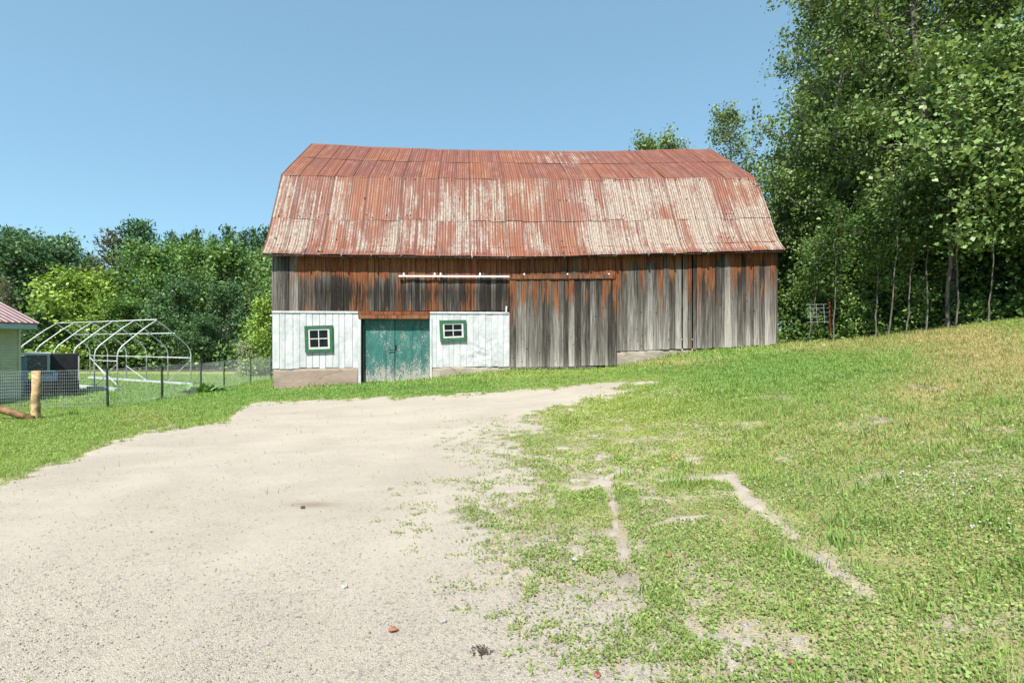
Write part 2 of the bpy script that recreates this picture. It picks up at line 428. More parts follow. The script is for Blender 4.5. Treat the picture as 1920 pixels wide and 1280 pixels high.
# cover of grass / gravel (a map of the yard)
YL = np.array([(-500,1060),(-300,990),(0,905),(60,888),(130,865),(160,845),(220,825),(300,806),(360,800),(430,788),(445,772),(470,757),(560,750),(640,748),(760,745),(900,738),(1000,731),(1080,723),(1160,715),(1235,716)], float)
XR = np.array([(700,1240,1245),(716,1130,1250),(735,1110,1215),(745,1070,1160),(760,1020,1085),(780,950,1020),(800,850,1000),(820,845,985),(840,880,990),(865,930,1010),(885,950,1040),(900,870,1040),(920,810,1010),(950,760,950),(980,760,990),(1020,790,1090),(1060,830,1150),(1100,870,1190),(1150,900,1270),(1200,960,1330),(1280,1030,1400),(1400,1100,1480),(1700,1150,1700)], float)
def pline(px, py, pts):
    d = np.full(px.shape, 1e9)
    for (x0, y0, w0), (x1, y1, w1) in zip(pts[:-1], pts[1:]):
        dx, dy = x1-x0, y1-y0; t = np.clip(((px-x0)*dx+(py-y0)*dy)/(dx*dx+dy*dy), 0, 1)
        d = np.minimum(d, np.hypot(px-x0-t*dx, (py-y0-t*dy)) / ((w0+(w1-w0)*t)*.72))
    return d
RUTS = [[(1112,903,5),(1138,908,10),(1150,950,12),(1163,1010,15),(1178,1070,18),(1195,1140,16)],
        [(1372,896,12),(1405,940,17),(1450,975,20),(1500,1015,24),(1560,1065,26),(1630,1110,18)],
        [(1235,902,5),(1300,897,7),(1370,895,7)], [(1215,988,4),(1270,972,6),(1340,968,4)], [(1120,905,6),(1172,880,6)], [(955,805,4),(1010,801,5)],
        [(1090,715,3),(1235,716,3)], [(1690,720,4),(1765,733,5)], [(1425,745,4),(1478,746,4)], [(1615,782,3),(1665,787,3)], [(1595,905,5),(1625,908,5)]]
def cover(x, y):
    """>0 gravel, <0 grass"""
    z = gz(x, y); px, py = topix(x, y, z)
    n = .42*fbm(x*2.2, y*2.2, 3, 3) + .33*fbm(x*8, y*8, 9, 2) + .25*fbm(x*22, y*22, 13, 2); n = (n-.5)*2.3+.5
    yl = np.interp(px, YL[:, 0], YL[:, 1])
    gl = np.clip((yl - py)/np.clip((py-640)*.13, 4, 60) + .55 , -1, 2)          # left grass
    gl = np.where(px > 1240, -1, gl)
    xs = np.interp(py, XR[:, 0], XR[:, 1]); xd = np.interp(py, XR[:, 0], XR[:, 2])
    gr = np.clip((px-xs)/(xd-xs), -.6, 1)
    far = np.clip((px-xd)/420., 0, 1)
    gr = gr*.69 + far*np.where(py > 950, .5, .28) + np.where(py < 790, .2, 0)*np.clip(gr*2, 0, 1)
    gr = np.where(py < 718, np.where(px > 1235, 1.4, gr), gr)
    rut = np.full(px.shape, 0.)
    for r in RUTS: rut = np.maximum(rut, np.clip(1.35-pline(px, py, r), 0, 1)*(.15+1.0*fbm(x*5, y*5, 71, 3)+.45*fbm(x*16, y*16, 73, 2)))
    g = np.maximum(gl, gr - rut)
    g = np.where(y < .8, np.where(x > 1.5, .8, -.3), g)
    m = n - g
    m = np.where(py < 640+45, np.minimum(m, -.5), m)
    return m, px, py
def gauss(px, py, cx, cy, sx, sy): return np.exp(-((px-cx)/sx)**2 - ((py-cy)/sy)**2)
def dryness(px, py, x, y):
    d = 1.3*gauss(px, py, 1850, 682, 110, 46) + .6*gauss(px, py, 1730, 732, 90, 26) + .55*gauss(px, py, 1560, 648, 130, 14) + .75*gauss(px, py, 1780, 630, 150, 22)
    d = d + .6*gauss(px, py, 1260, 680, 90, 9) + .28*gauss(px, py, 1600, 830, 250, 50) + .25*gauss(px, py, 1750, 790, 150, 50)
    d = d + .35*gauss(px, py, 270, 785, 60, 18) + .4*gauss(px, py, 560, 725, 60, 8)
    return np.clip(d*(.45+1.1*fbm(x*1.5, y*1.5, 31, 3)), 0, 1)
def lush(px, py): return np.clip(gauss(px, py, 1430, 695, 270, 48) + gauss(px, py, 750, 730, 330, 18) + .8*gauss(px, py, 250, 740, 350, 40), 0, 1)
def yellow(px, py): return np.clip(gauss(px, py, 1150, 770, 160, 45) + .7*gauss(px, py, 1200, 850, 200, 70), 0, 1)

def grid(xs, ys):
    X, Y = np.meshgrid(xs, ys); nx, ny = len(xs), len(ys)
    i = np.arange(nx*ny).reshape(ny, nx)
    q = np.stack([i[:-1, :-1], i[:-1, 1:], i[1:, 1:], i[1:, :-1]], -1).reshape(-1, 4)
    return X.ravel(), Y.ravel(), q
xs = np.concatenate([[-900,-500,-300,-200,-140,-100,-75,-60,-50,-42,-36], np.arange(-32, -16, .8), np.arange(-16, 20.01, .2), np.arange(20.8, 34, .8), [38,44,52,62,80,110,150,220,400,900]])
ys = np.concatenate([[-500,-200,-90,-45,-25,-14,-8,-4], np.arange(-2, 30.01, .2), np.arange(30.8, 52, .8), [56,62,70,80,95,120,160,240,400,900]])
gx, gy, gq = grid(xs, ys); gzz = gz(gx, gy)
cm, cpx, cpy = cover(gx, gy)
dr = dryness(cpx, cpy, gx, gy); lu = lush(cpx, cpy); ye = yellow(cpx, cpy)
base = np.array([.22, .26, .075])[None]*np.ones((len(gx), 1))
near = np.clip(1.5-gy/12., 0, 1)*np.clip((gx+2)/2, 0, 1)
base = base*(1-near[:, None]*.75) + np.array([.26, .225, .13])*near[:, None]*.75
base = base*(1-lu[:, None]*.6) + np.array([.14, .26, .065])*lu[:, None]*.6
base = base*(1-ye[:, None]*.5) + np.array([.25, .29, .075])*ye[:, None]*.5
base = base*(1-dr[:, None]*.85) + np.array([.36, .27, .14])*dr[:, None]*.85
snd = np.clip((cm+.55)/.5, 0, 1)*np.clip(1.6-gy/14, 0, 1)
base = base*(1-snd[:, None]) + np.array([.32, .283, .222])*snd[:, None]
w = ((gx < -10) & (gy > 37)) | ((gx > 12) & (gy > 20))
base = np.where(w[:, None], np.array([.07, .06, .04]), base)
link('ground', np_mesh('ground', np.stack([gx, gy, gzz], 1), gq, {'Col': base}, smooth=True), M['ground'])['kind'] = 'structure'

# gravel driveway: a sheet whose worn edges sink under the turf
dx_, dy_, dq = grid(np.arange(-16, 11, .07), np.concatenate([np.arange(-6, 1, .3), np.arange(1., 17.5, .07)]))
dm, dpx, dpy = cover(dx_, dy_)
dz = gz(dx_, dy_) + np.clip(dm*.3, -.06, .012)
keep = (dm[dq] > -.25).any(1); dq = dq[keep]
used = np.unique(dq); remap = np.full(len(dx_), -1); remap[used] = np.arange(len(used)); dq = remap[dq]
stony = np.clip(.25 + .85*np.clip((dpy-900)/250, 0, 1) + (fbm(dx_*.8, dy_*.8, 77, 2)-.5)*.5, 0, 1)
trk_ = sum(np.exp(-(np.abs(pline(dpx, dpy, P))/1.0)**2) for P in ([(-200,1120,60),(250,900,34),(620,805,16),(900,765,8),(1150,735,4)], [(150,1330,95),(520,980,44),(780,835,18),(980,775,9),(1180,735,4)], [(500,1400,110),(700,1080,56),(850,900,26)]))
wear = np.clip(trk_*(.3+.9*fbm(dx_*1.2, dy_*1.2, 83, 3)), 0, 1)
soil = np.clip(1.4*gauss(dpx, dpy, 1240, 1003, 50, 15) + .7*gauss(dpx, dpy, 585, 948, 45, 5) + .35*gauss(dpx, dpy, 1150, 1080, 150, 40), 0, .9)
soil = np.clip(soil+gauss(dpx, dpy, 1728, 727, 60, 14)+gauss(dpx, dpy, 1450, 746, 45, 8)+gauss(dpx, dpy, 1640, 785, 45, 8)+gauss(dpx, dpy, 1610, 906, 30, 8), 0, .95)
stony = np.clip(stony-.35*wear, 0, 1); dc = np.stack([stony, soil, wear], 1)
link('driveway', np_mesh('driveway', np.stack([dx_, dy_, dz], 1)[used], dq, {'Col': dc[used]}, smooth=True), M['gravel'])['kind'] = 'structure'

# ------------------------------------------------------------------ ground cover
def scatter(n, x0, x1, y0, y1, dens_pow):
    y = y0 + (y1-y0)*RS.rand(n)**dens_pow
    x = (x0 + (x1-x0)*RS.rand(n))
    return x, y
def blades_geo(P, h, wd, lean, az):
    """triangular blades: P (n,3)"""
    n = len(P); d = np.stack([np.cos(az), np.sin(az), np.zeros(n)], 1); s = np.stack([-np.sin(az), np.cos(az), np.zeros(n)], 1)
    tip = P + d*(h*np.sin(lean))[:, None] + np.array([0, 0, 1.])*(h*np.cos(lean))[:, None]
    mid = P + d*(h*.45*np.sin(lean*.6))[:, None] + np.array([0, 0, 1.])*(h*.5*np.cos(lean*.6))[:, None]
    a = P - s*(wd*.5)[:, None]; b = P + s*(wd*.5)[:, None]
    m1 = mid + s*(wd*.45)[:, None]; m0 = mid - s*(wd*.45)[:, None]
    V = np.stack([a, b, m1, m0, tip], 1).reshape(-1, 3)
    i = np.arange(n)*5
    return V, np.stack([i, i+1, i+2, i+3], 1), np.stack([i+3, i+2, i+4], 1)
def leaf_geo(P, nrm, size, asp=.75, rot=None, pinch=.5):
    """rhombic leaves lying across nrm"""
    n = len(P); nrm = nrm/np.linalg.norm(nrm, axis=1, keepdims=True)
    a = np.cross(nrm, RS.randn(n, 3)); a /= np.linalg.norm(a, axis=1, keepdims=True)+1e-9
    b = np.cross(nrm, a)
    sz = size[:, None]*.5
    V = np.stack([P - a*sz, P + b*sz*asp - a*sz*.15 + nrm*sz*.15, P + a*sz, P - b*sz*asp - a*sz*.15 + nrm*sz*.15], 1).reshape(-1, 3)
    i = np.arange(n)*4
    return V, np.stack([i, i+1, i+2, i+3], 1)
def mixc(a, b, t): return a*(1-t[:, None]) + np.array(b)*t[:, None]
def grass_colour(x, y, px, py, n):
    r = RS.rand(n); c = np.array([.205, .335, .075])*np.ones((n, 1))
    c = mixc(c, (.34, .44, .125), np.clip(r*1.1-.1, 0, 1)*.7)
    c = mixc(c, (.14, .31, .075), lush(px, py)*.6)
    c = mixc(c, (.36, .42, .10), yellow(px, py)*.6)
    dr = dryness(px, py, x, y)
    k = (RS.rand(n) < dr*.85+.06).astype(float)
    c = mixc(c, (.50, .39, .22), k*(.55+.4*RS.rand(n)))
    return np.clip(c*(.75+.5*RS.rand(n, 1)), 0, 1)

def build_grass():
    Vs, Q, T, C = [], [], [], []; base = 0
    def put(V, polys4, polys3, col, k):
        nonlocal base
        Vs.append(V); C.append(np.repeat(col, k, 0))
        if polys4 is not None: Q.append(polys4+base)
        if polys3 is not None: T.append(polys3+base)
        base += len(V)
    # bands of blades: (count, y range, blade height, width)
    for n, y0, y1, h, wd, thr in ((180000, .9, 6, .030, .0042, .0), (310000, 5, 11, .045, .006, .0), (360000, 10, 17, .055, .010, .0), (400000, 16, 33, .075, .017, .0)):
        y = y0+(y1-y0)*RS.rand(n)**.85; x = (RS.rand(n)*2.8-1.2)*(y+.7)
        m, px, py = cover(x, y)
        ok = (RS.rand(n) < np.clip(-m*2.2+.12, 0, 1)) | ((RS.rand(n) < .006) & (y < 12))
        ok &= ~((y > 37) | ((x > 13.6+.0*y) & (y > 18.5)))
        bu = (np.stack([x, y], 1)-O) @ Dv; bv = (np.stack([x, y], 1)-O) @ Nv
        ok &= ~((bv > .05) & (bu > -9.3) & (bu < 10.4) & (bv < 12))
        x, y, px, py = x[ok], y[ok], px[ok], py[ok]; k = len(x)
        clump = fbm(x*3, y*3, 51, 2)
        tall = 1+1.1*((bv[ok] > -.4) & (bv[ok] < .05) & (np.abs(bu[ok]) < 10.5))*RS.rand(k)+.9*np.clip(clump-.45, 0, 1)*3.2 + .5*gauss(px, py, 1330, 760, 200, 40)
        tall = np.where(gauss(px, py, 1100, 800, 250, 120) > .4, tall*.6, tall)
        P = np.stack([x, y, gz(x, y)], 1)
        V, q, t = blades_geo(P, h*tall*(.6+.9*RS.rand(k)), wd*(.7+.6*RS.rand(k)), .25+.95*RS.rand(k), RS.rand(k)*6.283)
        put(V, q, t, grass_colour(x, y, px, py, k), 5)
    # rough tufts left by the mower
    nt_ = 900; y = 3.+13*RS.rand(nt_); x = (RS.rand(nt_)*2.2-1.1)*y; m, px, py = cover(x, y)
    ok = (m < -.25) & ((px > 1150) | (py < 800)) & (RS.rand(nt_) < .25+fbm(x*.7, y*.7, 61, 2)); x, y = np.repeat(x[ok], 34), np.repeat(y[ok], 34); k = len(x)
    rad = np.repeat(.04+.08*RS.rand(ok.sum()), 34); hh = np.repeat(.06+.09*RS.rand(ok.sum()), 34)
    x = x+RS.randn(k)*rad; y = y+RS.randn(k)*rad; z = gz(x, y); px, py = topix(x, y, z)
    V, q, t = blades_geo(np.stack([x, y, z], 1), hh*(.5+.7*RS.rand(k)), .006+.006*RS.rand(k), .15+.9*RS.rand(k), RS.rand(k)*6.283)
    gc = grass_colour(x, y, px, py, k); put(V, q, t, mixc(gc, (.14, .28, .07), np.full(k, .35)), 5)
    # sparse weeds creeping out over the gravel
    P0 = []
    while len(P0) < 620:
        py_ = random.uniform(770, 1300); xs_ = np.interp(py_, XR[:, 0], XR[:, 1]); xd_ = np.interp(py_, XR[:, 0], XR[:, 2])
        px_ = random.triangular(xs_-90, xd_+60, xd_-20)
        if fbm(np.array([px_*.012]), np.array([py_*.03]), 95, 2)[0] > random.uniform(.3, .62): P0.append(onground(px_, py_))
    P0 = np.array(P0); kk = 12; k = len(P0)*kk; r0_ = np.repeat(.02+.05*RS.rand(len(P0)), kk)
    x = np.repeat(P0[:, 0], kk)+RS.randn(k)*r0_; y = np.repeat(P0[:, 1], kk)+RS.randn(k)*r0_*.8; z = gz(x, y)+.014; px, py = topix(x, y, z)
    V, q = leaf_geo(np.stack([x, y, z+.012*RS.rand(k)], 1), RS.randn(k, 3)*.55+np.array([0, 0, 1.]), .016*(.6+.9*RS.rand(k)), .7)
    put(V, q, None, np.clip(mixc(np.array([.19, .30, .085])*np.ones((k, 1)), (.38, .40, .15), RS.rand(k)*.8)*(.7+.5*RS.rand(k, 1)), 0, 1), 4)
    V, q, t = blades_geo(np.stack([x, y, z-.004], 1), .03*(.5+.9*RS.rand(k)), .004+.002*RS.rand(k), .3+1.0*RS.rand(k), RS.rand(k)*6.283)
    put(V, q, t, grass_colour(x, y, px, py, k), 5)
    # clover and broad weeds
    for n, y0, y1, sz in ((215000, 1.0, 5.5, .0175), (160000, 5, 10, .024), (85000, 9, 16, .034)):
        y = y0+(y1-y0)*RS.rand(n)**.8; x = (RS.rand(n)*2.8-1.2)*(y+.7)
        m, px, py = cover(x, y)
        cl = fbm(x*1.6, y*1.6, 91, 3)
        pr = np.clip(-m*2.6+.2, 0, 1)*np.clip((cl-.33)*5, .12, 1)*(1-.8*dryness(px, py, x, y))
        ok = (RS.rand(n) < pr) | (RS.rand(n) < .0012); 
        x, y, px, py = x[ok], y[ok], px[ok], py[ok]; k = len(x)
        z = gz(x, y) + .006+.05*RS.rand(k)*np.clip(cl[ok], .2, 1)*(sz/.02)
        nr = RS.randn(k, 3)*.55 + np.array([0, 0, 1.])
        V, q = leaf_geo(np.stack([x, y, z], 1), nr, sz*(.6+.9*RS.rand(k)), .8)
        c = np.array([.19, .30, .085])*np.ones((k, 1)); c = mixc(c, (.38, .46, .16), RS.rand(k)*.8)
        c = mixc(c, (.36, .42, .10), yellow(px, py)*.4)
        put(V, q, None, np.clip(c*(.7+.6*RS.rand(k, 1)), 0, 1), 4)
    me = np_mesh('grass', np.concatenate(Vs), [np.concatenate(Q), np.concatenate(T)], {'Col': np.concatenate(C)})
    tag(link('grass', me, M['grass']), 'short grass, clover and weeds growing over the yard around the gravel', 'grass', kind='stuff')
build_grass()

def build_pebbles():
    n = 34000
    y = 1.7+6.0*RS.rand(n)**1.5; x = (RS.rand(n)*2.3-1.15)*(y+.5)
    m, px, py = cover(x, y); ok = (m > -.15) & (RS.rand(n) < np.clip(.35+(py-900)/400, .1, 1))
    x, y = x[ok], y[ok]; k = len(x); s = (.002+.0058*RS.rand(k)**3.5)
    P = np.stack([x, y, gz(x, y)+.014+s*.2], 1)
    o = np.array([(1,0,0),(0,1,0),(-1,0,0),(0,-1,0),(0,0,.7),(0,0,-.7)], float)
    V = P[:, None, :] + o[None]*s[:, None, None]*(.6+.8*RS.rand(k, 6, 1))
    f = np.array([(0,1,4),(1,2,4),(2,3,4),(3,0,4),(1,0,5),(2,1,5),(3,2,5),(0,3,5)])
    fa = (np.arange(k)[:, None, None]*6+f[None]).reshape(-1, 3)
    g = RS.rand(k, 1); c = np.array([.30, .268, .225])*(.55+.65*g) + RS.randn(k, 3)*.02
    mt, nt, b = newmat('pebble_stone'); N = NT(nt); cc, s_ = N.attr('Col'); N.l(cc, b.inputs['Base Color']); b.inputs['Roughness'].default_value = .8
    tag(link('pebbles', np_mesh('pebbles', V.reshape(-1, 3), fa, {'Col': np.repeat(np.clip(c, .02, .8), 6, 0)}), mt), 'loose pebbles scattered over the gravel driveway', 'pebbles', kind='stuff')
build_pebbles()

def build_flowers():
    pts = []
    for cx, cy, sx, sy, n in ((1720, 905, 70, 28, 60), (1850, 1000, 50, 30, 18), (1700, 890, 130, 50, 30), (200, 780, 110, 12, 90), (90, 800, 80, 12, 60), (300, 745, 60, 8, 40), (1560, 720, 150, 25, 12)):
        for i in range(n): pts.append((random.gauss(cx, sx), random.gauss(cy, sy*.6)))
    P = np.array([onground(*p) for p in pts]); k = len(P)
    s = .007+.009*RS.rand(k); P[:, 2] += .02+.03*RS.rand(k)
    o = np.array([(1,0,0),(.31,.95,0),(-.8,.6,0),(-.8,-.6,0),(.31,-.95,0),(0,0,.8),(0,0,-.7)], float)
    V = (P[:, None]+o[None]*s[:, None, None]*.8).reshape(-1, 3)
    f = np.array([(0,1,5),(1,2,5),(2,3,5),(3,4,5),(4,0,5),(1,0,6),(2,1,6),(3,2,6),(4,3,6),(0,4,6)])
    fa = (np.arange(k)[:, None, None]*7+f[None]).reshape(-1, 3)
    tag(link('clover_flowers', np_mesh('clover_flowers', V, fa), simple('clover_white', (.50, .46, .44), .8, 0, .08, 30)), 'small white clover blossoms dotted through the grass', 'flowers', kind='stuff')
build_flowers()

# ------------------------------------------------------------------ the barn
barn = empty('barn', (O[0], O[1], 0), TH)
tag(barn, 'old gambrel barn of weathered boards under a rusty corrugated roof', 'barn')
UL, UR = uz(510, 600)[0], uz(1455, 560)[0]
uLe, uRe = uz(490, 476, -.36)[0], uz(1472, 469, -.36)[0]
VE, VB, VR = -.36, 1.66, 5.6
def zat(v, pts):        # height profile along u from photo points on the plane v
    a = sorted(uz(px, py, v) for px, py in pts); U = [t[0] for t in a]; Z = [t[1] for t in a]
    return lambda u: np.interp(u, U, Z)
zE = zat(VE, ((490,476),(600,478),(800,480),(960,482),(1050,481),(1200,477),(1340,473),(1472,469)))
zB = zat(VB, ((525,327),(640,331),(760,333),(900,335),(1060,336),(1200,335),(1411,334)))
zR = zat(VR, ((577,270),(640,273),(700,277),(770,279),(850,282),(1000,284),(1100,285),(1180,284),(1260,281),(1330,281)))
def prof(u, t):         # t 0 eave, 1 break, 2 ridge
    t = np.asarray(t, float); u = np.asarray(u, float)
    lz = np.interp(t, [0, .14, .27, .52, 1], [0, .09, .20, .49, 1]); lv = np.interp(t, [0, .14, .27, .52, 1], [0, .16, .29, .54, 1])
    s = np.clip(t-1, 0, 1)
    v = np.where(t <= 1, VE+(VB-VE)*lv, VB+(VR-VB)*s)
    z = np.where(t <= 1, zE(u)+(zB(u)-zE(u))*lz, zB(u)+(zR(u)-zB(u))*s)
    return v, z
def build_roof(back=False):
    Vs, Q, RN, WX, UV = [], [], [], [], []; base = 0
    nsh = 29; edges = np.linspace(uLe, uRe, nsh+1); edges[1:-1] += RS.uniform(-.05, .05, nsh-1)
    rows = [(0, .49, 6), (.47, 1.0, 8), (.99, 1.52, 3), (1.50, 2.0, 3)]
    for ri, (t0, t1, nr) in enumerate(rows):
        for i in range(nsh):
            a, b = edges[i]-.015, edges[i+1]+.015
            nc = 7; cols = nc*6+1
            uu = np.linspace(a, b, cols); ph = np.linspace(0, nc, cols); cr = .5+.5*np.cos(ph*2*np.pi)
            tj0 = t0 + (RS.uniform(-.012, .012) if ri else RS.uniform(-.008, .008)); tt = np.linspace(tj0, t1, nr)
            U, T = np.meshgrid(uu, tt); CR = np.tile(cr, (nr, 1))
            v, z = prof(U, T)
            v2, z2 = prof(U, np.minimum(T+.02, 2.0)); v1, z1 = prof(U, np.maximum(T-.02, 0))
            tv, tz = v2-v1, z2-z1; L = np.hypot(tv, tz)+1e-9; nv, nz = -tz/L, tv/L
            lift = CR*.019 + .006*(i % 2) + .010*(1-(T-tj0)/(t1-tj0)) + .004*(ri % 2) + RS.uniform(0, .006) + (fbm(U*1.3, T*3, 200+ri, 2)-.5)*.03
            v = v+nv*lift; z = z+nz*lift
            if back: v = 2*VR-v
            n = U.size; idx = np.arange(n).reshape(nr, cols)+base
            q = np.stack([idx[:-1, :-1], idx[:-1, 1:], idx[1:, 1:], idx[1:, :-1]], -1).reshape(-1, 4)
            if back: q = q[:, ::-1]
            Vs.append(np.stack([U, v, z], -1).reshape(-1, 3)); Q.append(q)
            RN.append(np.tile(RS.rand(1, 3), (n, 1)))
            xn = (U-uLe)/(uRe-uLe)
            if ri >= 2: pb = -.62+.05*xn + .55*gauss(xn, T, .58, 1.7, .10, .3)
            else:
                pb = np.interp(xn, [0, .12, .16, .3, .42, .5, .57, .62, .8, .9, 1], [.20, .08, -.22, -.18, -.02, .08, -.04, .20, .22, .18, .20])
                pb = pb - .40*np.clip((.10-T)/.1, 0, 1) - .30*np.clip((T-.90)/.1, 0, 1)
                pb = pb - .5*gauss(xn, T, .905, .7, .018, .5) - .35*gauss(xn, T, .555, .5, .03, .6) - .35*gauss(xn, T, .47, .2, .02, .4)
                pb = pb + .3*gauss(xn, T, .39, .6, .05, .3) + .25*gauss(xn, T, .245, .4, .03, .4) + .25*gauss(xn, T, .30, .2, .02, .3)
            CRs = CR.copy(); CRs[:, :2] = 0; CRs[:, -2:] = 0; k3 = RS.randint(1, 7)*6; CRs[:, k3-1:k3+2] = np.minimum(CRs[:, k3-1:k3+2], 1); CRs = np.where(np.tile((np.floor(ph+.5) % 3 == i % 3)[None], (nr, 1)) & (CR < .3), 0, np.where(CR < .3, CR+.12, CR))
            CRs[:, :2] = 0; WX.append(np.stack([pb, CRs, 0*CR], -1).reshape(-1, 3))
            s = np.where(T <= 1, T*4.1, 4.1+(T-1)*4.6); UV.append(np.stack([U, s], -1).reshape(-1, 2))
            base += n
    me = np_mesh('roof', np.concatenate(Vs), np.concatenate(Q), {'Rnd': np.concatenate(RN), 'Wx': np.concatenate(WX)}, np.concatenate(UV), smooth=True)
    return link('roof', me, M['roof'], barn)
rf = build_roof(); build_roof(True)
nl = MB()
for i in range(90):
    t = random.choice((.05, .25, .49, .52, .72, .97)); u = random.uniform(uLe+.2, uRe-.2); v, z = prof(u, t); v2, z2 = prof(u, t+.02); L = math.hypot(v2-v, z2-z); nv, nz = -(z2-z)/L, (v2-v)/L
    nl.box((u, float(v)+nv*.05, float(z)+nz*.05), (.03, .03, .03), rot=(random.random(), 0, 0))
nl.build('roof_nail', M['iron'], rf)['kind'] = 'stuff'
cap = MB()
for i in range(24):
    a = uLe + (uRe-uLe)*i/24; b = uLe + (uRe-uLe)*(i+1)/24
    za, zb = float(zR(a)), float(zR(b)); d = .14
    cap.add([(a, VR-d, za-.085), (b, VR-d, zb-.085), (b, VR, zb+.035), (a, VR, za+.035), (a, VR+d, za-.085), (b, VR+d, zb-.085)], [(0,1,2,3), (3,2,5,4)], rnd=rnd3(), wx=(-.6, .5, 0))
cap.build('ridge_cap', M['roof'], rf)

def board_wall(name, u0, u1, ztop, zbot, v, wx, parent, wmin=.14, wmax=.26, gap=(.004, .016), jag=.02, skips=(), nz=14):
    """vertical boards; ztop/zbot functions of u; wx(u,f) -> (rust, dark, pale), f 0 bottom 1 top"""
    mb = MB(); u = u0
    while u < u1-.02:
        wd = random.uniform(wmin, wmax)
        if u+wd > u1-.12: wd = u1-u
        g = random.uniform(*gap); a, b = u, u+wd-g
        if any(s0 < (a+b)/2 < s1 for s0, s1 in skips): u += wd; continue
        vj = v+random.uniform(-.016, .010); tw = random.uniform(-.007, .007); bow = random.uniform(-.012, .012); r = rnd3()
        lean = random.uniform(-.006, .006); ft = random.uniform(.62, .93)
        zb0 = zbot((a+b)/2)+random.uniform(-jag, jag); zt = ztop((a+b)/2)
        vs, W, fs = [], [], []
        for k in range(nz+1):
            f = k/nz; z = zb0+(zt-zb0)*f; bo = bow*math.sin(f*math.pi); e = random.uniform(-.002, .002); ln = lean*(1-f)
            vs += [(a+ln+e, vj+tw+bo, z), (b+ln+e, vj-tw+bo, z), (b+ln+e, vj-tw+bo+.026, z), (a+ln+e, vj+tw+bo+.026, z)]
            q = wx((a+b)/2, f); q = (q[0], q[1]+.4*max(0, f-ft)/(1-ft), q[2]); W += [q]*4  # board tops darkened: eave shade painted into the wood, edge random per board
        for k in range(nz):
            o = k*4
            fs += [(o, o+1, o+5, o+4), (o+1, o+2, o+6, o+5), (o+2, o+3, o+7, o+6), (o+3, o, o+4, o+7)]
        fs += [(3, 2, 1, 0), (nz*4, nz*4+1, nz*4+2, nz*4+3)]
        mb.add(vs, fs, rnd=r, wx=W)
        u += wd
    return mb.build(name, M['wood'], parent)

ztop_fn = lambda u: float(zE(u))+.42
pxu = lambda px, py=600: uz(px, py)[0]
pz = lambda px, py: uz(px, py)[1]
zline = lambda pts: (lambda U, Z: (lambda u: float(np.interp(u, U, Z))))([uz(*p)[0] for p in pts], [uz(*p)[1] for p in pts])
# upper boarding above the white tin
def wxA(u, f):
    s = (u-UL)/(pxu(955)-UL)
    rust = np.interp(f, [0, .25, .45, .62, .8, 1], [.50, .28, .45, 1.15, 1.3, 1.1])*np.interp(s, [0, .10, .16, .5, 1], [.15, .25, 1, 1, .95])
    return (float(rust), float(np.interp(f, [0, .3, .6, .8], [.55, .8, .15, -.15])*np.interp(s, [0, .1, .2], [.0, .2, 1])), float(np.interp(s, [0, .1, .2, .8, 1], [.35, .2, 0, .05, .15])))
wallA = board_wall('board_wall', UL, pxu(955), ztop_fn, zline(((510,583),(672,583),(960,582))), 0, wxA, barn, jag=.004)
# right hand boarding
def wxB(u, f):
    s = (u-pxu(1156))/(UR-pxu(1156))
    rust = np.interp(f, [0, .25, .5, .72, .9, 1], [.0, .08, .26, .56, 1.0, 1.05])
    pale = np.interp(f, [0, .08, .2, .45, .7, 1], [.75, .55, .38, .26, .02, 0])*np.interp(s, [0, .4, 1], [.6, .8, 1.15])
    dark = np.interp(f, [0, .3, .6, 1], [-.25, -.1, .22, .25])
    return (float(rust), float(dark), float(pale))
def wxTop(u, f): return (.85, .3, 0.0)
gA, gB = pxu(1278.5, 620), pxu(1297, 620)
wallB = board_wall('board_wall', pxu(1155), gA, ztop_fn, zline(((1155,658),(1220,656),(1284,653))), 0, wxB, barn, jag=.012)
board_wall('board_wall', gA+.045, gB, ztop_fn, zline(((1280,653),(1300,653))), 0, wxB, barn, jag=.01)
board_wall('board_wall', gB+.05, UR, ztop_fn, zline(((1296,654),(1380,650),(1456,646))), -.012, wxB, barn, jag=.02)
for px in (1279, 1298):      # little cross cleat near the bottom of each gap
    u, z = uz(px, 636); MB().box((u, .012, z), (.13, .03, .06), rnd=rnd3(), wx=(0, 0, .5)).build('cleat', M['wood'], wallB)
board_wall('corner_board', UR, UR+.10, ztop_fn, zline(((1440,646),(1470,646))), .05, lambda u, f: (.1+.4*f, 0, .5-.3*f), barn, .1, .11)
# boarding above the sliding door and behind it
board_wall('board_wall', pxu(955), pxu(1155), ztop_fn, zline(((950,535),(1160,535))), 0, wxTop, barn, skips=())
# gable ends and back wall
def gable(u, side):
    mb = MB()
    tt = [0, .27, .52, 1, 1.5, 2]
    pts = [prof(u, t) for t in tt]; pts = [(max(float(v), .0), float(z)-.10) for v, z in pts]
    pts = pts + [(2*VR-v, z) for v, z in pts[::-1][1:]]
    zb = -2.3 if side < 0 else -.35
    poly = [(u, pts[0][0], zb)] + [(u, v, z) for v, z in pts] + [(u, pts[-1][0], zb)]
    n = len(poly); P2 = [(p[0]-side*.05, p[1], p[2]) for p in poly]
    mb.add(poly+P2, [tuple(range(n)), tuple(range(2*n-1, n-1, -1))]+[(i, (i+1) % n, n+(i+1) % n, n+i) for i in range(n)], rnd=(.3, .4, .6), wx=(.25, .1, .2))
    return mb.build('gable_wall', M['wood'], barn)
gable(UL+.03, -1); gable(UR+.02, 1)
MB().box(((UL+UR)/2, 2*VR-.03, .6), (UR-UL, .05, 6.0), rnd=(.2, .5, .7), wx=(.3, .2, .2)).build('back_wall', M['wood'], barn)
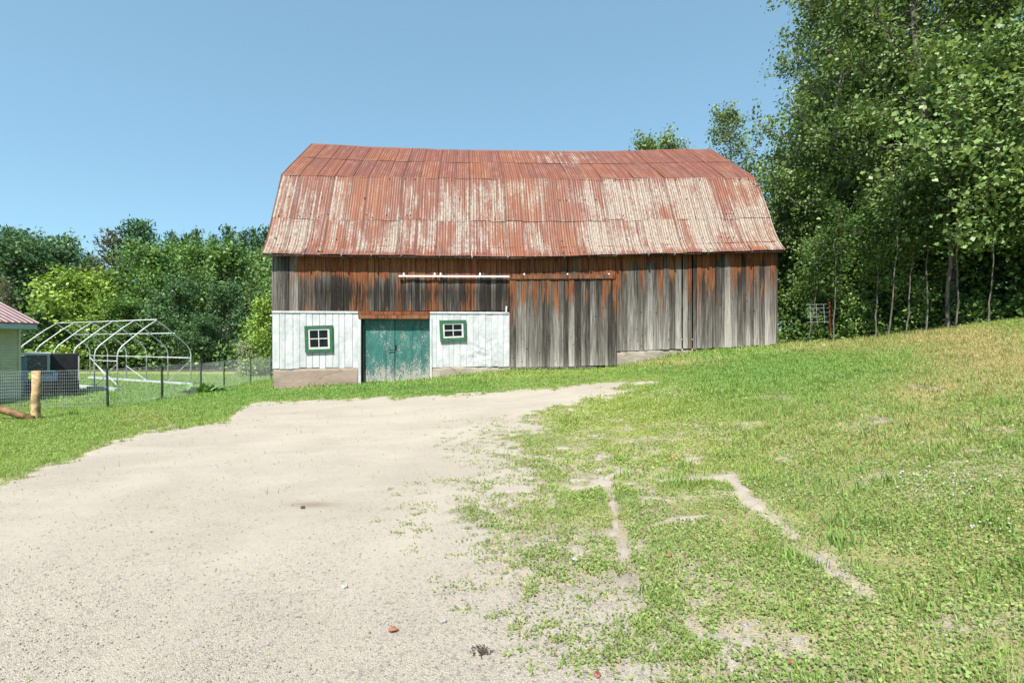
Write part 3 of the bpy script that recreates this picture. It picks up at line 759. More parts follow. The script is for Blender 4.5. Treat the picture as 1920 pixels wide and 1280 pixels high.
# rafter tails under the eave
for px in (575, 645, 700, 755, 825, 885, 951, 1055, 1100, 1150, 1210, 1258, 1320, 1400):
    u = pxu(px, 484); z = float(zE(u)); w = .9 if px in (645, 885, 951, 1258) else .15
    MB().bar((u, -.40, z-.05), (u+random.uniform(-.02, .02), .0, z+.32), .05, .09, rnd=rnd3(), wx=(0, .2-w*.3, w)).build('rafter_tail', M['wood'], barn)
MB().bar((uLe+.05, VE+.03, float(zE(uLe))-.03), (0, VE+.03, float(zE(0))-.03), .02, .06, wx=(.2, .6, 0)).bar((0, VE+.03, float(zE(0))-.03), (uRe-.05, VE+.03, float(zE(uRe))-.03), .02, .06, wx=(.2, .6, 0)).build('eave_board', M['wood'], barn)

# white tin siding with raised seams
def siding(px0, px1, zt, zb, crinkle):
    u0, u1 = pxu(px0, 640), pxu(px1, 640); n = max(2, round((u1-u0)/.235)); Vs, Q, RN = [], [], []; base = 0
    ed = np.linspace(u0, u1, n+1); ed[1:-1] += RS.uniform(-.03, .03, n-1)
    for i in range(n):
        a, b = ed[i], ed[i+1]; nc, nr = 14, 60
        ss = np.concatenate([[0, .02, .055], np.linspace(.075, 1, nc)]); uu = a+(b-a)*ss
        off = np.concatenate([[.015, .022, .015], np.zeros(nc)])
        jb = RS.uniform(-.02, .02); jt = RS.uniform(-.006, .006)
        U, T = np.meshgrid(uu, np.linspace(0, 1, nr)); OF = np.tile(off, (nr, 1))
        B = np.vectorize(zb)(U)+jb; TP = np.vectorize(zt)(U)+jt; Z = B+(TP-B)*T
        cr = crinkle(U, Z)
        ridged = 1-np.abs(2*fbm(U*3.2+Z*1.5, Z*3.0-U*1.2, 300, 3)-1)
        dv = (fbm(U*4, Z*4, 310, 3)-.5)*.020*(.5+cr) - (ridged-.7)*.035*cr
        v = -.03+OF+dv*np.where(OF == 0, 1, .4)+RS.uniform(-.003, .003)
        m = U.size; cols = len(uu); idx = np.arange(m).reshape(nr, cols)+base
        Q.append(np.stack([idx[:-1, :-1], idx[:-1, 1:], idx[1:, 1:], idx[1:, :-1]], -1).reshape(-1, 4))
        Vs.append(np.stack([U, v, Z], -1).reshape(-1, 3)); RN.append(np.tile(RS.rand(1, 3), (m, 1))); base += m
    return link('tin_siding', np_mesh('tin_siding', np.concatenate(Vs), np.concatenate(Q), {'Rnd': np.concatenate(RN)}, smooth=False), M['siding'], barn)
sl = siding(511, 672, zline(((510,586),(680,586))), zline(((510,692),(560,690),(672,689))), lambda U, Z: .25+0*U)
cz1, cz2 = pz(900, 640), pxu(905, 660)
sr = siding(806, 955, zline(((800,586),(960,586))), zline(((800,688),(960,687))), lambda U, Z: .25+1.3*np.exp(-((U-cz2)/.6)**2-((Z-pz(900, 665))/.5)**2))
for (a, b, par) in ((511, 672, sl), (806, 953, sr)):
    u0, u1 = pxu(a), pxu(b); z = pz(600, 585)
    MB().box(((u0+u1)/2, -.045, z), (u1-u0, .035, .07), rnd=rnd3()).build('top_flashing', M['siding'], par)
# rough wall behind the siding keeps the inside dark
MB().box(((pxu(511)+pxu(672))/2, .03, pz(600, 636)), (pxu(672)-pxu(511)-.04, .02, 2.1)).build('sheathing', M['wood'], sl)
MB().box(((pxu(806)+pxu(955))/2, .03, pz(880, 636)), (pxu(955)-pxu(806)-.04, .02, 2.1)).build('sheathing', M['wood'], sr)
u, z = uz(949, 580); MB().box((u, -.06, z), (.06, .03, .24), rot=(0, .05, 0)).build('corner_flashing', M['siding'], sr)

# foundation blocks
def foundation(pxs, top, v, mat, depth=.9):
    us = np.linspace(pxu(pxs[0], 700), pxu(pxs[1], 700), 40); zt = [top(u) for u in us]; R = 9
    V, f = [], []
    for i, u in enumerate(us):
        for j in range(R):
            t = j/(R-1); z = zt[i]-depth*t
            V.append((u, v-.03*t+(fbm(np.array([u*2.]), np.array([z*3.]), 400, 3)[0]-.5)*.09, z))
        V.append((u, .3, zt[i]))
    K = R+1
    for i in range(len(us)-1):
        for j in range(R-1): f.append((i*K+j, i*K+j+1, (i+1)*K+j+1, (i+1)*K+j))
        f.append((i*K+R, i*K, (i+1)*K, (i+1)*K+R))
    mb = MB().add(V, f)
    mb.add([V[0], V[R-1], (us[0], .3, V[R-1][2]), (us[0], .3, V[0][2])], [(0, 3, 2, 1)])
    e = (len(us)-1)*K; mb.add([V[e], V[e+R-1], (us[-1], .3, V[e+R-1][2]), (us[-1], .3, V[e][2])], [(0, 1, 2, 3)])
    return mb.build('foundation', mat, barn, True)
foundation((513, 671), zline(((510,692),(672,689))), -.02, M['stone'])
foundation((808, 961), zline(((800,687),(965,687))), -.01, M['stone2'])
foundation((1150, 1302), zline(((1150,657),(1300,653))), .03, M['stone2'])
foundation((1302, 1456), zline(((1300,656),(1456,647))), .12, M['stone2'])

# double door in its recess
DV = .20
dz0, dz1 = uz(740, 715, DV)[1], uz(740, 594, DV)[1]
duL, duM, duR = uz(678, 650, DV)[0], uz(740.5, 650, DV)[0], uz(806, 650, DV)[0]
def leafdoor(a, b):
    mb = MB(); n = 4; ed = np.linspace(a+.012, b-.012, n+1)
    for i in range(n):
        r = rnd3(); x0, x1 = ed[i]+.002, ed[i+1]-.002; vj = DV+random.uniform(-.004, .004); nz = 12; vs, W, fs = [], [], []
        zb = dz0+random.uniform(-.01, .02)
        for k in range(nz+1):
            f = k/nz; z = zb+(dz1-zb)*f
            vs += [(x0, vj, z), (x1, vj, z), (x1, vj+.03, z), (x0, vj+.03, z)]
            uu = (x0+x1)/2; ctr = math.exp(-((uu-duM)/.35)**2-((f-.55)/.3)**2)
            W += [(.27*max(0, 1-f/.30)+.06*ctr-.012+.07*math.exp(-((uu-duR+.5)/.4)**2)*max(0, 1-f/.4), 0, 0)]*4
        for k in range(nz):
            o = k*4; fs += [(o, o+1, o+5, o+4), (o+1, o+2, o+6, o+5), (o+2, o+3, o+7, o+6), (o+3, o, o+4, o+7)]
        fs += [(3, 2, 1, 0), (nz*4, nz*4+1, nz*4+2, nz*4+3)]
        mb.add(vs, fs, rnd=r, wx=W)
    return mb.build('door', M['peel'], barn)
dl = leafdoor(duL, duM); drr = leafdoor(duM, duR)
h = MB(); u, z = uz(733, 656, DV-.03); h.tube([(u-.13, DV-.035, z-.03), (u-.12, DV-.06, z-.012), (u+.12, DV-.06, z+.012), (u+.14, DV-.01, z+.012)], .014, 6); h.build('latch', M['iron'], dl)
h = MB(); u, z = uz(742, 651, DV-.03); h.box((u, DV-.012, z), (.05, .02, .16)).box((u, DV-.03, z-.03), (.03, .03, .05)); h.build('hasp', M['iron'], drr)
# jambs, lintel, door head shadow box
for px0, px1, zb in ((672, 677, 720), (806, 810, 712)):
    a, b = pxu(px0, 650), pxu(px1, 650); MB().box(((a+b)/2, .06, (pz(px0, zb)+pz(px0, 597))/2), (b-a, .24, pz(px0, 597)-pz(px0, zb))).build('door_jamb', M['siding'], barn)
u0_ = uz(677, 650, .02)[0]; MB().box((u0_+.05, .12, (dz0+dz1)/2), (.07, .10, dz1-dz0), rnd=(.3, .3, .3), wx=(.5, .5, 0)).build('door_frame', M['wood'], barn)
a, b = pxu(673, 590), pxu(804.5, 590)
zl1, zl2, zl3 = pz(740, 583.5), pz(740, 590), pz(740, 597.5)
lint = MB()
for zt, zb, vv in ((zl1, zl2+.005, -.055), (zl2-.005, zl3, -.085)):
    n = 14; V, f, W = [], [], []
    for i in range(n+1):
        uu = a+(b-a)*i/n; e = random.uniform(-.008, .008); e2 = random.uniform(-.008, .008)
        V += [(uu, vv+e, zb+e2), (uu, vv+e*.5, zt+e), (uu, .2, zt), (uu, .2, zb)]
    for i in range(n): o = i*4; f += [(o, o+4, o+5, o+1), (o+1, o+5, o+6, o+2), (o+3, o+2, o+6, o+7), (o, o+3, o+7, o+4)]
    f += [(0, 1, 2, 3), (n*4+3, n*4+2, n*4+1, n*4)]
    lint.add(V, f, rnd=rnd3(), wx=(.95, -.3, 0))
lint.build('lintel', M['wood'], barn)

# windows
def window(outer, inner, glass, name='window'):
    """each a list of 4 photo corners: TL TR BR BL"""
    def quad(q, v): return [(lambda t: (t[0], v, t[1]))(uz(x, y, v)) for x, y in q]
    def ring(qo, qi, v0, v1):
        mb = MB(); A = quad(qo, v0); B = quad(qi, v0); A1 = [(p[0], v1, p[2]) for p in A]; B1 = [(p[0], v1, p[2]) for p in B]
        for i in range(4):
            j = (i+1) % 4
            mb.add([A[i], A[j], B[j], B[i], A1[i], A1[j], B1[j], B1[i]], [(0, 3, 2, 1), (0, 1, 5, 4), (2, 3, 7, 6), (1, 2, 6, 5), (3, 0, 4, 7)])
        return mb
    w = ring(outer, inner, -.12, -.0).build(name, M['green'], barn)
    ring(inner, glass, -.095, -.012).build('sash', M['white'], w)
    g = quad(glass, -.075); mu = MB()
    mid = lambda p, q: tuple((np.array(p)+np.array(q))/2)
    mu.bar(mid(g[0], g[1]), mid(g[3], g[2]), .028, .03); mu.bar(mid(g[0], g[3]), mid(g[1], g[2]), .022, .035)
    mu.build('muntin', M['white'], w)
    P = quad(glass, -.058)
    MB().add(P, [(0, 3, 2, 1)]).build('pane', M['glass'], w)
    # a bit of sill light: what stands inside the panes
    return w
window([(570.5,611),(623,609.5),(624,658.5),(572,660.5)], [(577,616.5),(617.5,615),(618.5,653.5),(578,655)], [(580.5,619.5),(614,618.5),(615,650),(581.5,651)])
window([(823.5,600.5),(873.5,599.5),(874.5,638),(825.5,640)], [(829.5,606),(868.5,605),(869.5,632.5),(831,634)], [(833,608.5),(865.5,608),(866,629.5),(834,631)])

# sliding door on its track
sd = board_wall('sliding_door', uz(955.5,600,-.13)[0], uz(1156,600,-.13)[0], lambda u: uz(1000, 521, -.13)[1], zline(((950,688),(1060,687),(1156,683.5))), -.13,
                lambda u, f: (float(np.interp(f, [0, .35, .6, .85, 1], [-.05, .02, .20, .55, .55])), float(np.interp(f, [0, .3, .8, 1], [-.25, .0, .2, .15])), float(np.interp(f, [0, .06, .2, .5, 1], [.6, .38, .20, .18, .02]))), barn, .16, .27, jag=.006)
a = uz(955.5,520,-.15); b = uz(1154,520,-.15)
MB().bar((a[0], -.165, a[1]+.01), (b[0], -.165, uz(1154,518.5,-.15)[1]), .035, .15, rnd=rnd3(), wx=(.55, .35, 0)).build('head_board', M['wood'], sd)
for px in (983, 1064, 1142): u, z = uz(px, 514, -.17); MB().box((u, -.17, z), (.05, .02, .07)).build('hanger', M['whitemetal'], sd)
MB().bar((a[0]+.02, -.10, uz(1000, 690, -.1)[1]), (b[0]-.8, -.10, uz(1100, 688.5, -.1)[1]), .05, .05, wx=(0, 0, .5)).build('bottom_rail', M['wood'], sd)
MB().box(((pxu(958)+pxu(1154))/2, .5, pz(1050, 610)), (pxu(1154)-pxu(958), .02, 4.4), wx=(0, 1.2, 0)).build('inner_partition', M['wood'], barn)
a = uz(747.5,517.5,-.12); b = uz(955,518.5,-.12)
tr = MB().bar((a[0], -.12, a[1]), (b[0], -.12, b[1]), .05, .058).build('door_track', M['whitemetal'], barn)
for px in (757, 815, 826, 900): u, z = uz(px, 514, -.1); MB().box((u, -.09, z), (.055, .06, .10)).build('track_bracket', M['whitemetal'], tr)
a = uz(825,523,-.03); b = uz(953,524,-.03); MB().bar((a[0], -.02, a[1]), (b[0], -.02, b[1]), .02, .03, wx=(.6, 0, .3)).build('track_batten', M['wood'], tr)

# ------------------------------------------------------------------ trees
def tube_np(pts, rad, n=6):
    pts = np.asarray(pts, float); m = len(pts); d = np.gradient(pts, axis=0); d /= np.linalg.norm(d, axis=1, keepdims=True)+1e-9
    ref = np.where(np.abs(d[:, 2:3]) < .9, np.array([[0, 0, 1.]]), np.array([[1., 0, 0]]))
    u = np.cross(d, ref); u /= np.linalg.norm(u, axis=1, keepdims=True)+1e-9; w = np.cross(d, u)
    a = np.arange(n)*2*np.pi/n
    V = pts[:, None]+(u[:, None]*np.cos(a)[None, :, None]+w[:, None]*np.sin(a)[None, :, None])*np.asarray(rad)[:, None, None]
    i = np.arange(m*n).reshape(m, n); j = np.roll(i, -1, 1)
    q = np.stack([i[:-1], j[:-1], j[1:], i[1:]], -1).reshape(-1, 4)
    return V.reshape(-1, 3), q
class Parts:
    def __init__(s): s.V = []; s.Q = []; s.b = 0
    def add(s, V, q): s.V.append(V); s.Q.append(q+s.b); s.b += len(V)
def decid(seed, H, R, base=.15, nlimb=34, nleaf=14000, leaf=.12, col=(.055, .12, .022), col2=(.12, .20, .035), spread=.33, lean=0., r0=None, peak=.45, droop=0., var=.35, toppr=.3, topel=1.15):
    """trunk mesh and crown mesh of a broadleaf tree standing at the origin"""
    rs = np.random.RandomState(seed); tp = Parts(); r0 = r0 or H*.011+.03
    k = 12; t = np.linspace(0, 1, k); az = rs.rand()*6.28
    wob = np.cumsum(rs.randn(k, 2)*H*.008, 0); wob -= wob[0]
    trunk = np.stack([wob[:, 0]+lean*H*t*np.cos(az), wob[:, 1]+lean*H*t*np.sin(az), t*H*.97-.15], 1)
    tp.add(*tube_np(trunk, r0*(1-t*.93)+.006, 7))
    tips, wts = [], []
    for i in range(nlimb):
        f = base+(.97-base)*((i+rs.rand())/nlimb)
        p0 = np.array([np.interp(f, t, trunk[:, c]) for c in range(3)])
        g = (f-base)/(1-base)
        pr = np.interp(g, [0, peak*.5, peak, .8, 1], [.62, .92, 1, .72, toppr])
        L = R*pr*rs.uniform(.65, 1.12); a = i*2.399+rs.randn()*.5; el = np.interp(g, [0, .5, 1], [.05, .5, topel])+rs.randn()*.18
        d = np.array([np.cos(a)*np.cos(el), np.sin(a)*np.cos(el), np.sin(el)])
        s = np.linspace(0, 1, 6)[:, None]
        pts = p0+d*L*s+np.array([0, 0, 1.])*(L*(.22-droop)*s**2)+np.cumsum(rs.randn(6, 3)*L*.035, 0)*(s > 0)
        tp.add(*tube_np(pts, r0*.30*(1-f*.6)*(1-s[:, 0]*.9)+.004, 5))
        for q in pts[2:]: tips.append(q); wts.append(1.)
        for j in range(5):
            sf = rs.uniform(.3, .98); b0 = np.array([np.interp(sf, s[:, 0], pts[:, c]) for c in range(3)])
            d2 = d*.6+rs.randn(3)*.55; d2[2] = d2[2]*.7+.25; d2 /= np.linalg.norm(d2)
            L2 = L*rs.uniform(.22, .48)
            p2 = b0+d2*L2*np.linspace(0, 1, 4)[:, None]
            tp.add(*tube_np(p2, np.linspace(.5, .15, 4)*r0*.22+.003, 4))
            for q in p2[1:]: tips.append(q); wts.append(1.3)
    tips = np.array(tips); wts = np.array(wts); wts = wts/wts.sum()
    # leaf clusters along the twigs
    nc = nleaf//9; ci = rs.choice(len(tips), nc, p=wts); cc = tips[ci]+np.clip(rs.randn(nc, 3), -1.5, 1.5)*np.where(tips[ci][:, 2:] > .9*H, .55, 1.)*spread*np.array([1, 1, .75])
    P = np.repeat(cc, 9, 0)+rs.randn(nc*9, 3)*leaf*1.25; cn = np.repeat(rs.randn(nc, 3), 9, 0)*.6
    out = P-np.array([0, 0, H*.45]); out /= np.linalg.norm(out, axis=1, keepdims=True)+1e-6
    nr = rs.randn(len(P), 3)*.55+cn+out*.35+np.array([0, 0, .45])
    V, q = leaf_geo(P, nr, leaf*(.5+1.0*rs.rand(len(P))**1.3), .78)
    g = (np.repeat(rs.rand(nc), 9)*.6+rs.rand(nc*9)*.4)**1.2
    c = np.array(col)*(1-g[:, None])+np.array(col2)*g[:, None]; c *= 1+(rs.rand(len(P), 1)-.5)*var*2*.7
    keep = P[:, 2] > .05*H*base
    cm = np_mesh('crown', V, q, {'Col': np.clip(np.repeat(c, 4, 0), .004, 1)})
    tm = np_mesh('trunk', np.concatenate(tp.V), np.concatenate(tp.Q), smooth=True)
    return tm, cm
def conifer(seed, H, R, base=.1, nwh=20, per=7, n=9000, col=(.022, .055, .020), col2=(.05, .10, .032), spray=.34, up=.15, gaps=.25, top=.7):
    rs = np.random.RandomState(seed); tp = Parts(); r0 = H*.012+.04
    t = np.linspace(0, 1, 10); wob = np.cumsum(rs.randn(10, 2)*H*.004, 0)
    trunk = np.stack([wob[:, 0], wob[:, 1], t*H-.15], 1); tp.add(*tube_np(trunk, r0*(1-t*.95)+.005, 6))
    tips, dirs, w = [], [], []
    for i in range(nwh):
        f = base+(1-base)*(i+.3*rs.rand())/nwh; g = (f-base)/(1-base)
        for j in range(per):
            if rs.rand() < gaps: continue
            L = R*(1-g)**top*rs.uniform(.55, 1.15)+.25; a = j*6.283/per+rs.randn()*.35; el = up+g*.55+rs.randn()*.12
            d = np.array([np.cos(a)*np.cos(el), np.sin(a)*np.cos(el), np.sin(el)])
            p0 = np.array([np.interp(f, t, trunk[:, c]) for c in range(3)])
            s = np.linspace(0, 1, 6)[:, None]; pts = p0+d*L*s+np.array([0, 0, 1.])*L*.22*s**2.2+rs.randn(6, 3)*.04*s
            tp.add(*tube_np(pts, (1-s[:, 0]*.85)*r0*.22+.004, 4))
            for q in range(2, 6): tips.append(pts[q]); dirs.append(d); w.append(L)
    for q in range(10): tips.append(np.array([wob[-1, 0], wob[-1, 1], H*(1-.012*q)])); dirs.append(np.array([0, 0, 1.])); w.append(.3)
    tips = np.array(tips); dirs = np.array(dirs); w = np.array(w); w /= w.sum()
    ci = rs.choice(len(tips), n, p=w); P = tips[ci]+rs.randn(n, 3)*np.array([.26, .26, .12])*(R/2.6)
    d = dirs[ci]*.5+rs.randn(n, 3)*.6+np.array([0, 0, .45]); d /= np.linalg.norm(d, axis=1, keepdims=True)
    sd = np.cross(d, rs.randn(n, 3)); sd /= np.linalg.norm(sd, axis=1, keepdims=True)+1e-9
    L = spray*(.6+.8*rs.rand(n))[:, None]; wd = L*.16
    V = np.stack([P-d*L*.3, P+d*L*.2+sd*wd, P+d*L*.7, P+d*L*.2-sd*wd], 1).reshape(-1, 3)
    i = np.arange(n)*4; g = rs.rand(n, 1); c = np.array(col)*(1-g)+np.array(col2)*g
    return (np_mesh('trunk', np.concatenate(tp.V), np.concatenate(tp.Q), smooth=True),
            np_mesh('crown', V, np.stack([i, i+1, i+2, i+3], 1), {'Col': np.repeat(c, 4, 0)}))
def plant(kind, meshes, x, y, label, cat, group=None, s=1.0, rz=None, sz=None, mats=('bark', 'leaf'), dz=0.0, tilt=(0, 0)):
    tm, cm = meshes
    e = empty(kind, (x, y, g1(x, y)-.05+dz), random.random()*6.28 if rz is None else rz)
    e.rotation_euler = (tilt[0], tilt[1], e.rotation_euler[2])
    e.scale = (s, s, sz or s)
    tag(e, label, cat, group)
    link('trunk', tm, M[mats[0]], e); link('crown', cm, M[mats[1]], e)
    return e
def pxX(px, Y): return (px-960)/F*Y
def topH(py, x, Y): return (640-py)/F*Y - g1(x, Y)

# --- the tall wood beside the barn
GR = 'trees in the wood beside the barn'
A1 = decid(101, 18, 3.6, .16, 46, 36000, .125, (.075, .135, .036), (.25, .345, .115), .34, r0=.20, peak=.4)
A2 = decid(102, 18, 3.4, .17, 44, 36000, .125, (.072, .135, .034), (.24, .34, .115), .34, r0=.17, peak=.35)
A3 = decid(103, 12.5, 1.7, .10, 36, 9500, .12, (.08, .14, .045), (.25, .34, .14), .26, r0=.09, peak=.35)
A4 = decid(104, 8, 2.0, .08, 30, 11000, .135, (.075, .15, .034), (.26, .38, .11), .30, r0=.06, peak=.45)
A5 = decid(105, 8.5, 2.3, .30, 24, 7500, .15, (.08, .155, .040), (.29, .40, .14), .32, r0=.06, peak=.5, lean=.12)
A6 = decid(106, 7.5, 1.2, .55, 10, 1300, .13, (.040, .09, .020), (.10, .17, .04), .28, r0=.034, lean=.12)
for msh, x, y, s, mt, lab in (
    (A1, 14.1, 22.0, 1.0, 'aspen', 'tall leafy aspen rising above the barn roof corner'),
    (A2, 15.0, 17.8, 1.05, 'bark', 'tall aspen standing directly above the wire fence scrap'),
    (A1, 16.8, 15.8, 1.0, 'bark', 'tall dark aspen whose crown is cut by the top edge of the photo'),
    (A2, 18.6, 14.3, .95, 'bark', 'big broadleaf tree at the outer edge of the wood'),
    (A2, 17.6, 27.5, .98, 'bark', 'tall tree standing behind the aspen at the barn roof corner'),
    (A1, 18.5, 25.0, 1.08, 'bark', 'tall tree deep in the wood behind the pale aspen trunk'),
    (A2, 22.6, 22.4, 1.0, 'bark', 'tall tree deep in the wood behind its outer edge'),
    (A1, 25.0, 27.0, 1.05, 'bark', 'farthest tall tree of the wood filling the upper corner of the photo'),
    (A3, 12.0, 27.5, 1.02, 'aspen', 'slender pointed aspen standing apart above the barn roof end'),
    (A4, 13.3, 22.0, .95, 'bark', 'bushy young tree pressed against the barn corner'),
    (A4, 12.9, 18.9, .62, 'bark', 'bushy young tree behind the wire fence scrap'),
    (A4, 12.2, 20.0, .5, 'bark', 'low leafy bush filling the corner between barn and wood'),
    (A4, 13.9, 17.9, .66, 'bark', 'dense low bush just right of the wire fence scrap'),
    (A5, 14.0, 16.4, 1.0, 'bark', 'young aspen with large bright leaves hanging over the lawn'),
    (A5, 16.2, 15.6, .95, 'bark', 'young leaning aspen over the dry bank'),
    (A4, 19.4, 16.8, 1.05, 'bark', 'bushy young tree at the far end of the dry bank'),
    (A4, 15.6, 21.0, 1.3, 'bark', 'broad young tree filling the gap between the tall aspens'),
    (A5, 14.2, 25.5, 1.0, 'bark', 'leafy tree close along the barn end wall')):
    plant('broadleaf_tree', msh, x, y, lab, 'tree', GR, s, mats=(mt, 'leaf'))
for x, y, s in ((18.0, 31.0, 1.7), (19.4, 29.5, 1.8), (20.0, 27.5, 1.7), (22.5, 26, 1.7), (25.5, 23.5, 1.6), (24, 20, 1.5), (21.8, 18.8, 1.4), (17.0, 22.5, 1.4), (19.5, 21.5, 1.4), (28, 28, 1.8), (15.8, 27, 1.4)):
    plant('broadleaf_tree', A4, x, y, 'low dense tree in the deep shade inside the wood beside the barn', 'tree', 'shaded trees deep inside the wood', s, mats=('bark', 'leaf'))
for i, (px, Y, tl, lab) in enumerate(((1512, 19.6, .03, 'thin straight pale sapling stem close to the barn corner'), (1640, 17.4, -.10, 'thin sapling stem leaning away from the barn'), (1662, 17.0, -.02, 'thin upright sapling beside the leaning stem'),
    (1700, 16.6, -.22, 'strongly leaning pale sapling crossing the others'), (1735, 16.4, -.14, 'sapling leaning over the dark undergrowth'), (1792, 16.0, .0, 'thin bare sapling near the big green leaves'), (1850, 15.6, -.06, 'forked thin sapling above the dry bank'), (1560, 18.4, -.09, 'slim sapling beside the rusty fence post'))):
    plant('sapling', A6, pxX(px, Y), Y, lab, 'sapling', 'thin saplings at the edge of the wood', .62+.06*(i % 3), mats=('bark', 'leaf'), tilt=(0, tl))

# --- the wood across the lawn
G2 = 'broadleaf trees across the lawn'; G3 = 'conifers across the lawn'
B1 = decid(201, 8, 3.7, .10, 40, 9000, .27, (.17, .29, .050), (.31, .42, .085), .42, peak=.4)
B2 = decid(202, 10, 3.8, .16, 40, 9500, .26, (.085, .19, .045), (.20, .32, .085), .45, peak=.5)
B3 = decid(203, 10, 3.4, .18, 36, 8500, .26, (.09, .185, .05), (.20, .31, .09), .42, peak=.5)
B4 = decid(204, 9, 3.6, .12, 40, 9500, .24, (.05, .12, .05), (.13, .22, .085), .42, peak=.45)
B5 = decid(205, 6, 1.7, .06, 30, 6500, .17, (.18, .31, .055), (.32, .44, .09), .28, peak=.35)
C1 = conifer(301, 14, 3.4, .14, 22, 7, 9000, (.045, .12, .060), (.11, .21, .085), .42, .12, .22, .62)
C2 = conifer(302, 14, 2.9, .30, 26, 6, 7000, (.040, .105, .042), (.095, .18, .062), .34, .35, .22, 1.25)
C3 = conifer(303, 13, 3.0, .10, 20, 7, 5200, (.12, .10, .055), (.13, .17, .08), .36, .10, .2, .75)
def far(meshes, kind, px, py, Y, H0, label, cat, grp, mats, wide=1.0):
    x = pxX(px, Y); h = topH(py, x, Y); s = h/H0
    return plant(kind, meshes, x, Y, label, cat, grp, s*wide, sz=s, mats=mats)
W = ('bark', 'leaf'); P_ = ('bark', 'needle')
for px, py, Y, ms, H0, wd, lab in (
    (148, 528, 40, B1, 8, 1.15, 'rounded bright yellow-green maple above the tunnel frame'),
    (292, 484, 44, B2, 10, 1.0, 'green maple with clear pale branches right of the bright maple'),
    (440, 474, 47, B3, 10, 1.05, 'wide green tree nearest the barn eave'),
    (372, 482, 52, B2, 10, 1.0, 'green tree between the two maples and the barn'),
    (60, 480, 47, B4, 9, 1.1, 'dark blue-green broadleaf tree above the maroon shed roof'),
    (12, 470, 44, B4, 9, 1.0, 'dark broadleaf tree cut by the edge of the photo'),
    (120, 480, 54, B4, 9, 1.0, 'dull green tree in the dip of the skyline'),
    (330, 540, 41, B4, 9, .95, 'low dark tree behind the end of the tunnel frame'),
    (420, 545, 43, B4, 9, .95, 'low dark tree in deep shade behind the wire fence'),
    (235, 575, 39.5, B2, 10, 1.25, 'low leafy tree just behind the tunnel ridge pole'),
    (75, 590, 39, B4, 9, 1.2, 'low leafy tree behind the old blue truck'),
    (375, 600, 40, B4, 9, 1.3, 'low spreading dark tree on the shaded lawn edge'),
    (500, 480, 56, B3, 10, 1.0, 'green tree half hidden by the barn eave'),
    (-60, 500, 45, B4, 9, 1.1, 'dark tree mostly outside the photo behind the shed'),
    (210, 520, 50, B3, 10, 1.0, 'olive tree between the bright maple and the big pine')):
    far(ms, 'broadleaf_tree', px, py, Y, H0, lab, 'tree', G2, W, wd)
for px, py, Y, ms, H0, wd, lab in (
    (268, 414, 54, C1, 14, 1.1, 'tallest dark pine of the skyline with a broken rounded top'),
    (208, 430, 52, C3, 13, 1.15, 'brownish thin pine beside the tallest pine'),
    (32, 430, 58, C1, 14, 1.0, 'broad pine above the dark trees at the skyline'),
    (52, 432, 60, C2, 14, 1.4, 'twin-topped pine of the skyline above the shed'),
    (85, 440, 62, C2, 14, 1.2, 'narrow pine on the slope down to the skyline dip'),
    (132, 444, 60, C1, 14, .9, 'pine standing alone just before the skyline dip'),
    (322, 434, 62, C2, 14, .9, 'small pointed pine top directly beside the tallest pine'),
    (345, 436, 63, C2, 14, 1.0, 'second small pine top of the even row'),
    (368, 427, 62, C2, 14, 1.0, 'clear pointed pine top midway along the even row'),
    (395, 438, 64, C2, 14, .9, 'lowest pine top of the even row'),
    (424, 423, 60, C2, 14, 1.1, 'highest pine top of the even row'),
    (456, 430, 62, C2, 14, 1.0, 'pine top above the wide green tree'),
    (474, 428, 61, C2, 14, 1.0, 'pine top beside the one nearest the barn roof'),
    (494, 424, 61, C2, 14, 1.2, 'pine top nearest the barn roof'),
    (175, 480, 58, C1, 14, .9, 'low soft pine filling the skyline dip'),
    (150, 500, 66, C2, 14, 1.2, 'hidden pine behind the bright maple'),
    (10, 520, 40, C3, 13, .75, 'reddish-brown dying conifer above the shed roof'),
    (300, 470, 58, C3, 13, .9, 'brown-tinged pine under the tallest pine')):
    far(ms, 'pine_tree', px, py, Y, H0, lab, 'pine tree', G3, P_, wd)
far(B5, 'broadleaf_tree', 490, 566, 31, 6, 'bright green young maple against the corner of the barn', 'tree', None, W, 1.05)
x = pxX(1238, 42); B6 = decid(206, 16, 2.6, .45, 60, 16000, .20, (.12, .20, .06), (.26, .34, .11), .32, peak=.85, toppr=1.0, topel=.25)
far(B6, 'broadleaf_tree', 1238, 263, 42, 16, 'tree whose rounded top peeks over the barn ridge', 'tree', None, W, 1.0)
# trees hidden behind the barn's ends keep the skyline closed when one steps aside
far(B2, 'broadleaf_tree', 545, 500, 52, 10, 'green tree behind the barn hidden by its end wall', 'tree', G2, W, 1.0)

for px in (1290, 1400, 1475): far(B4, 'broadleaf_tree', px, 470, 48, 9, 'tree beyond the barn hidden by its roof and the wood', 'tree', 'trees hidden beyond the barn', W, 1.2)
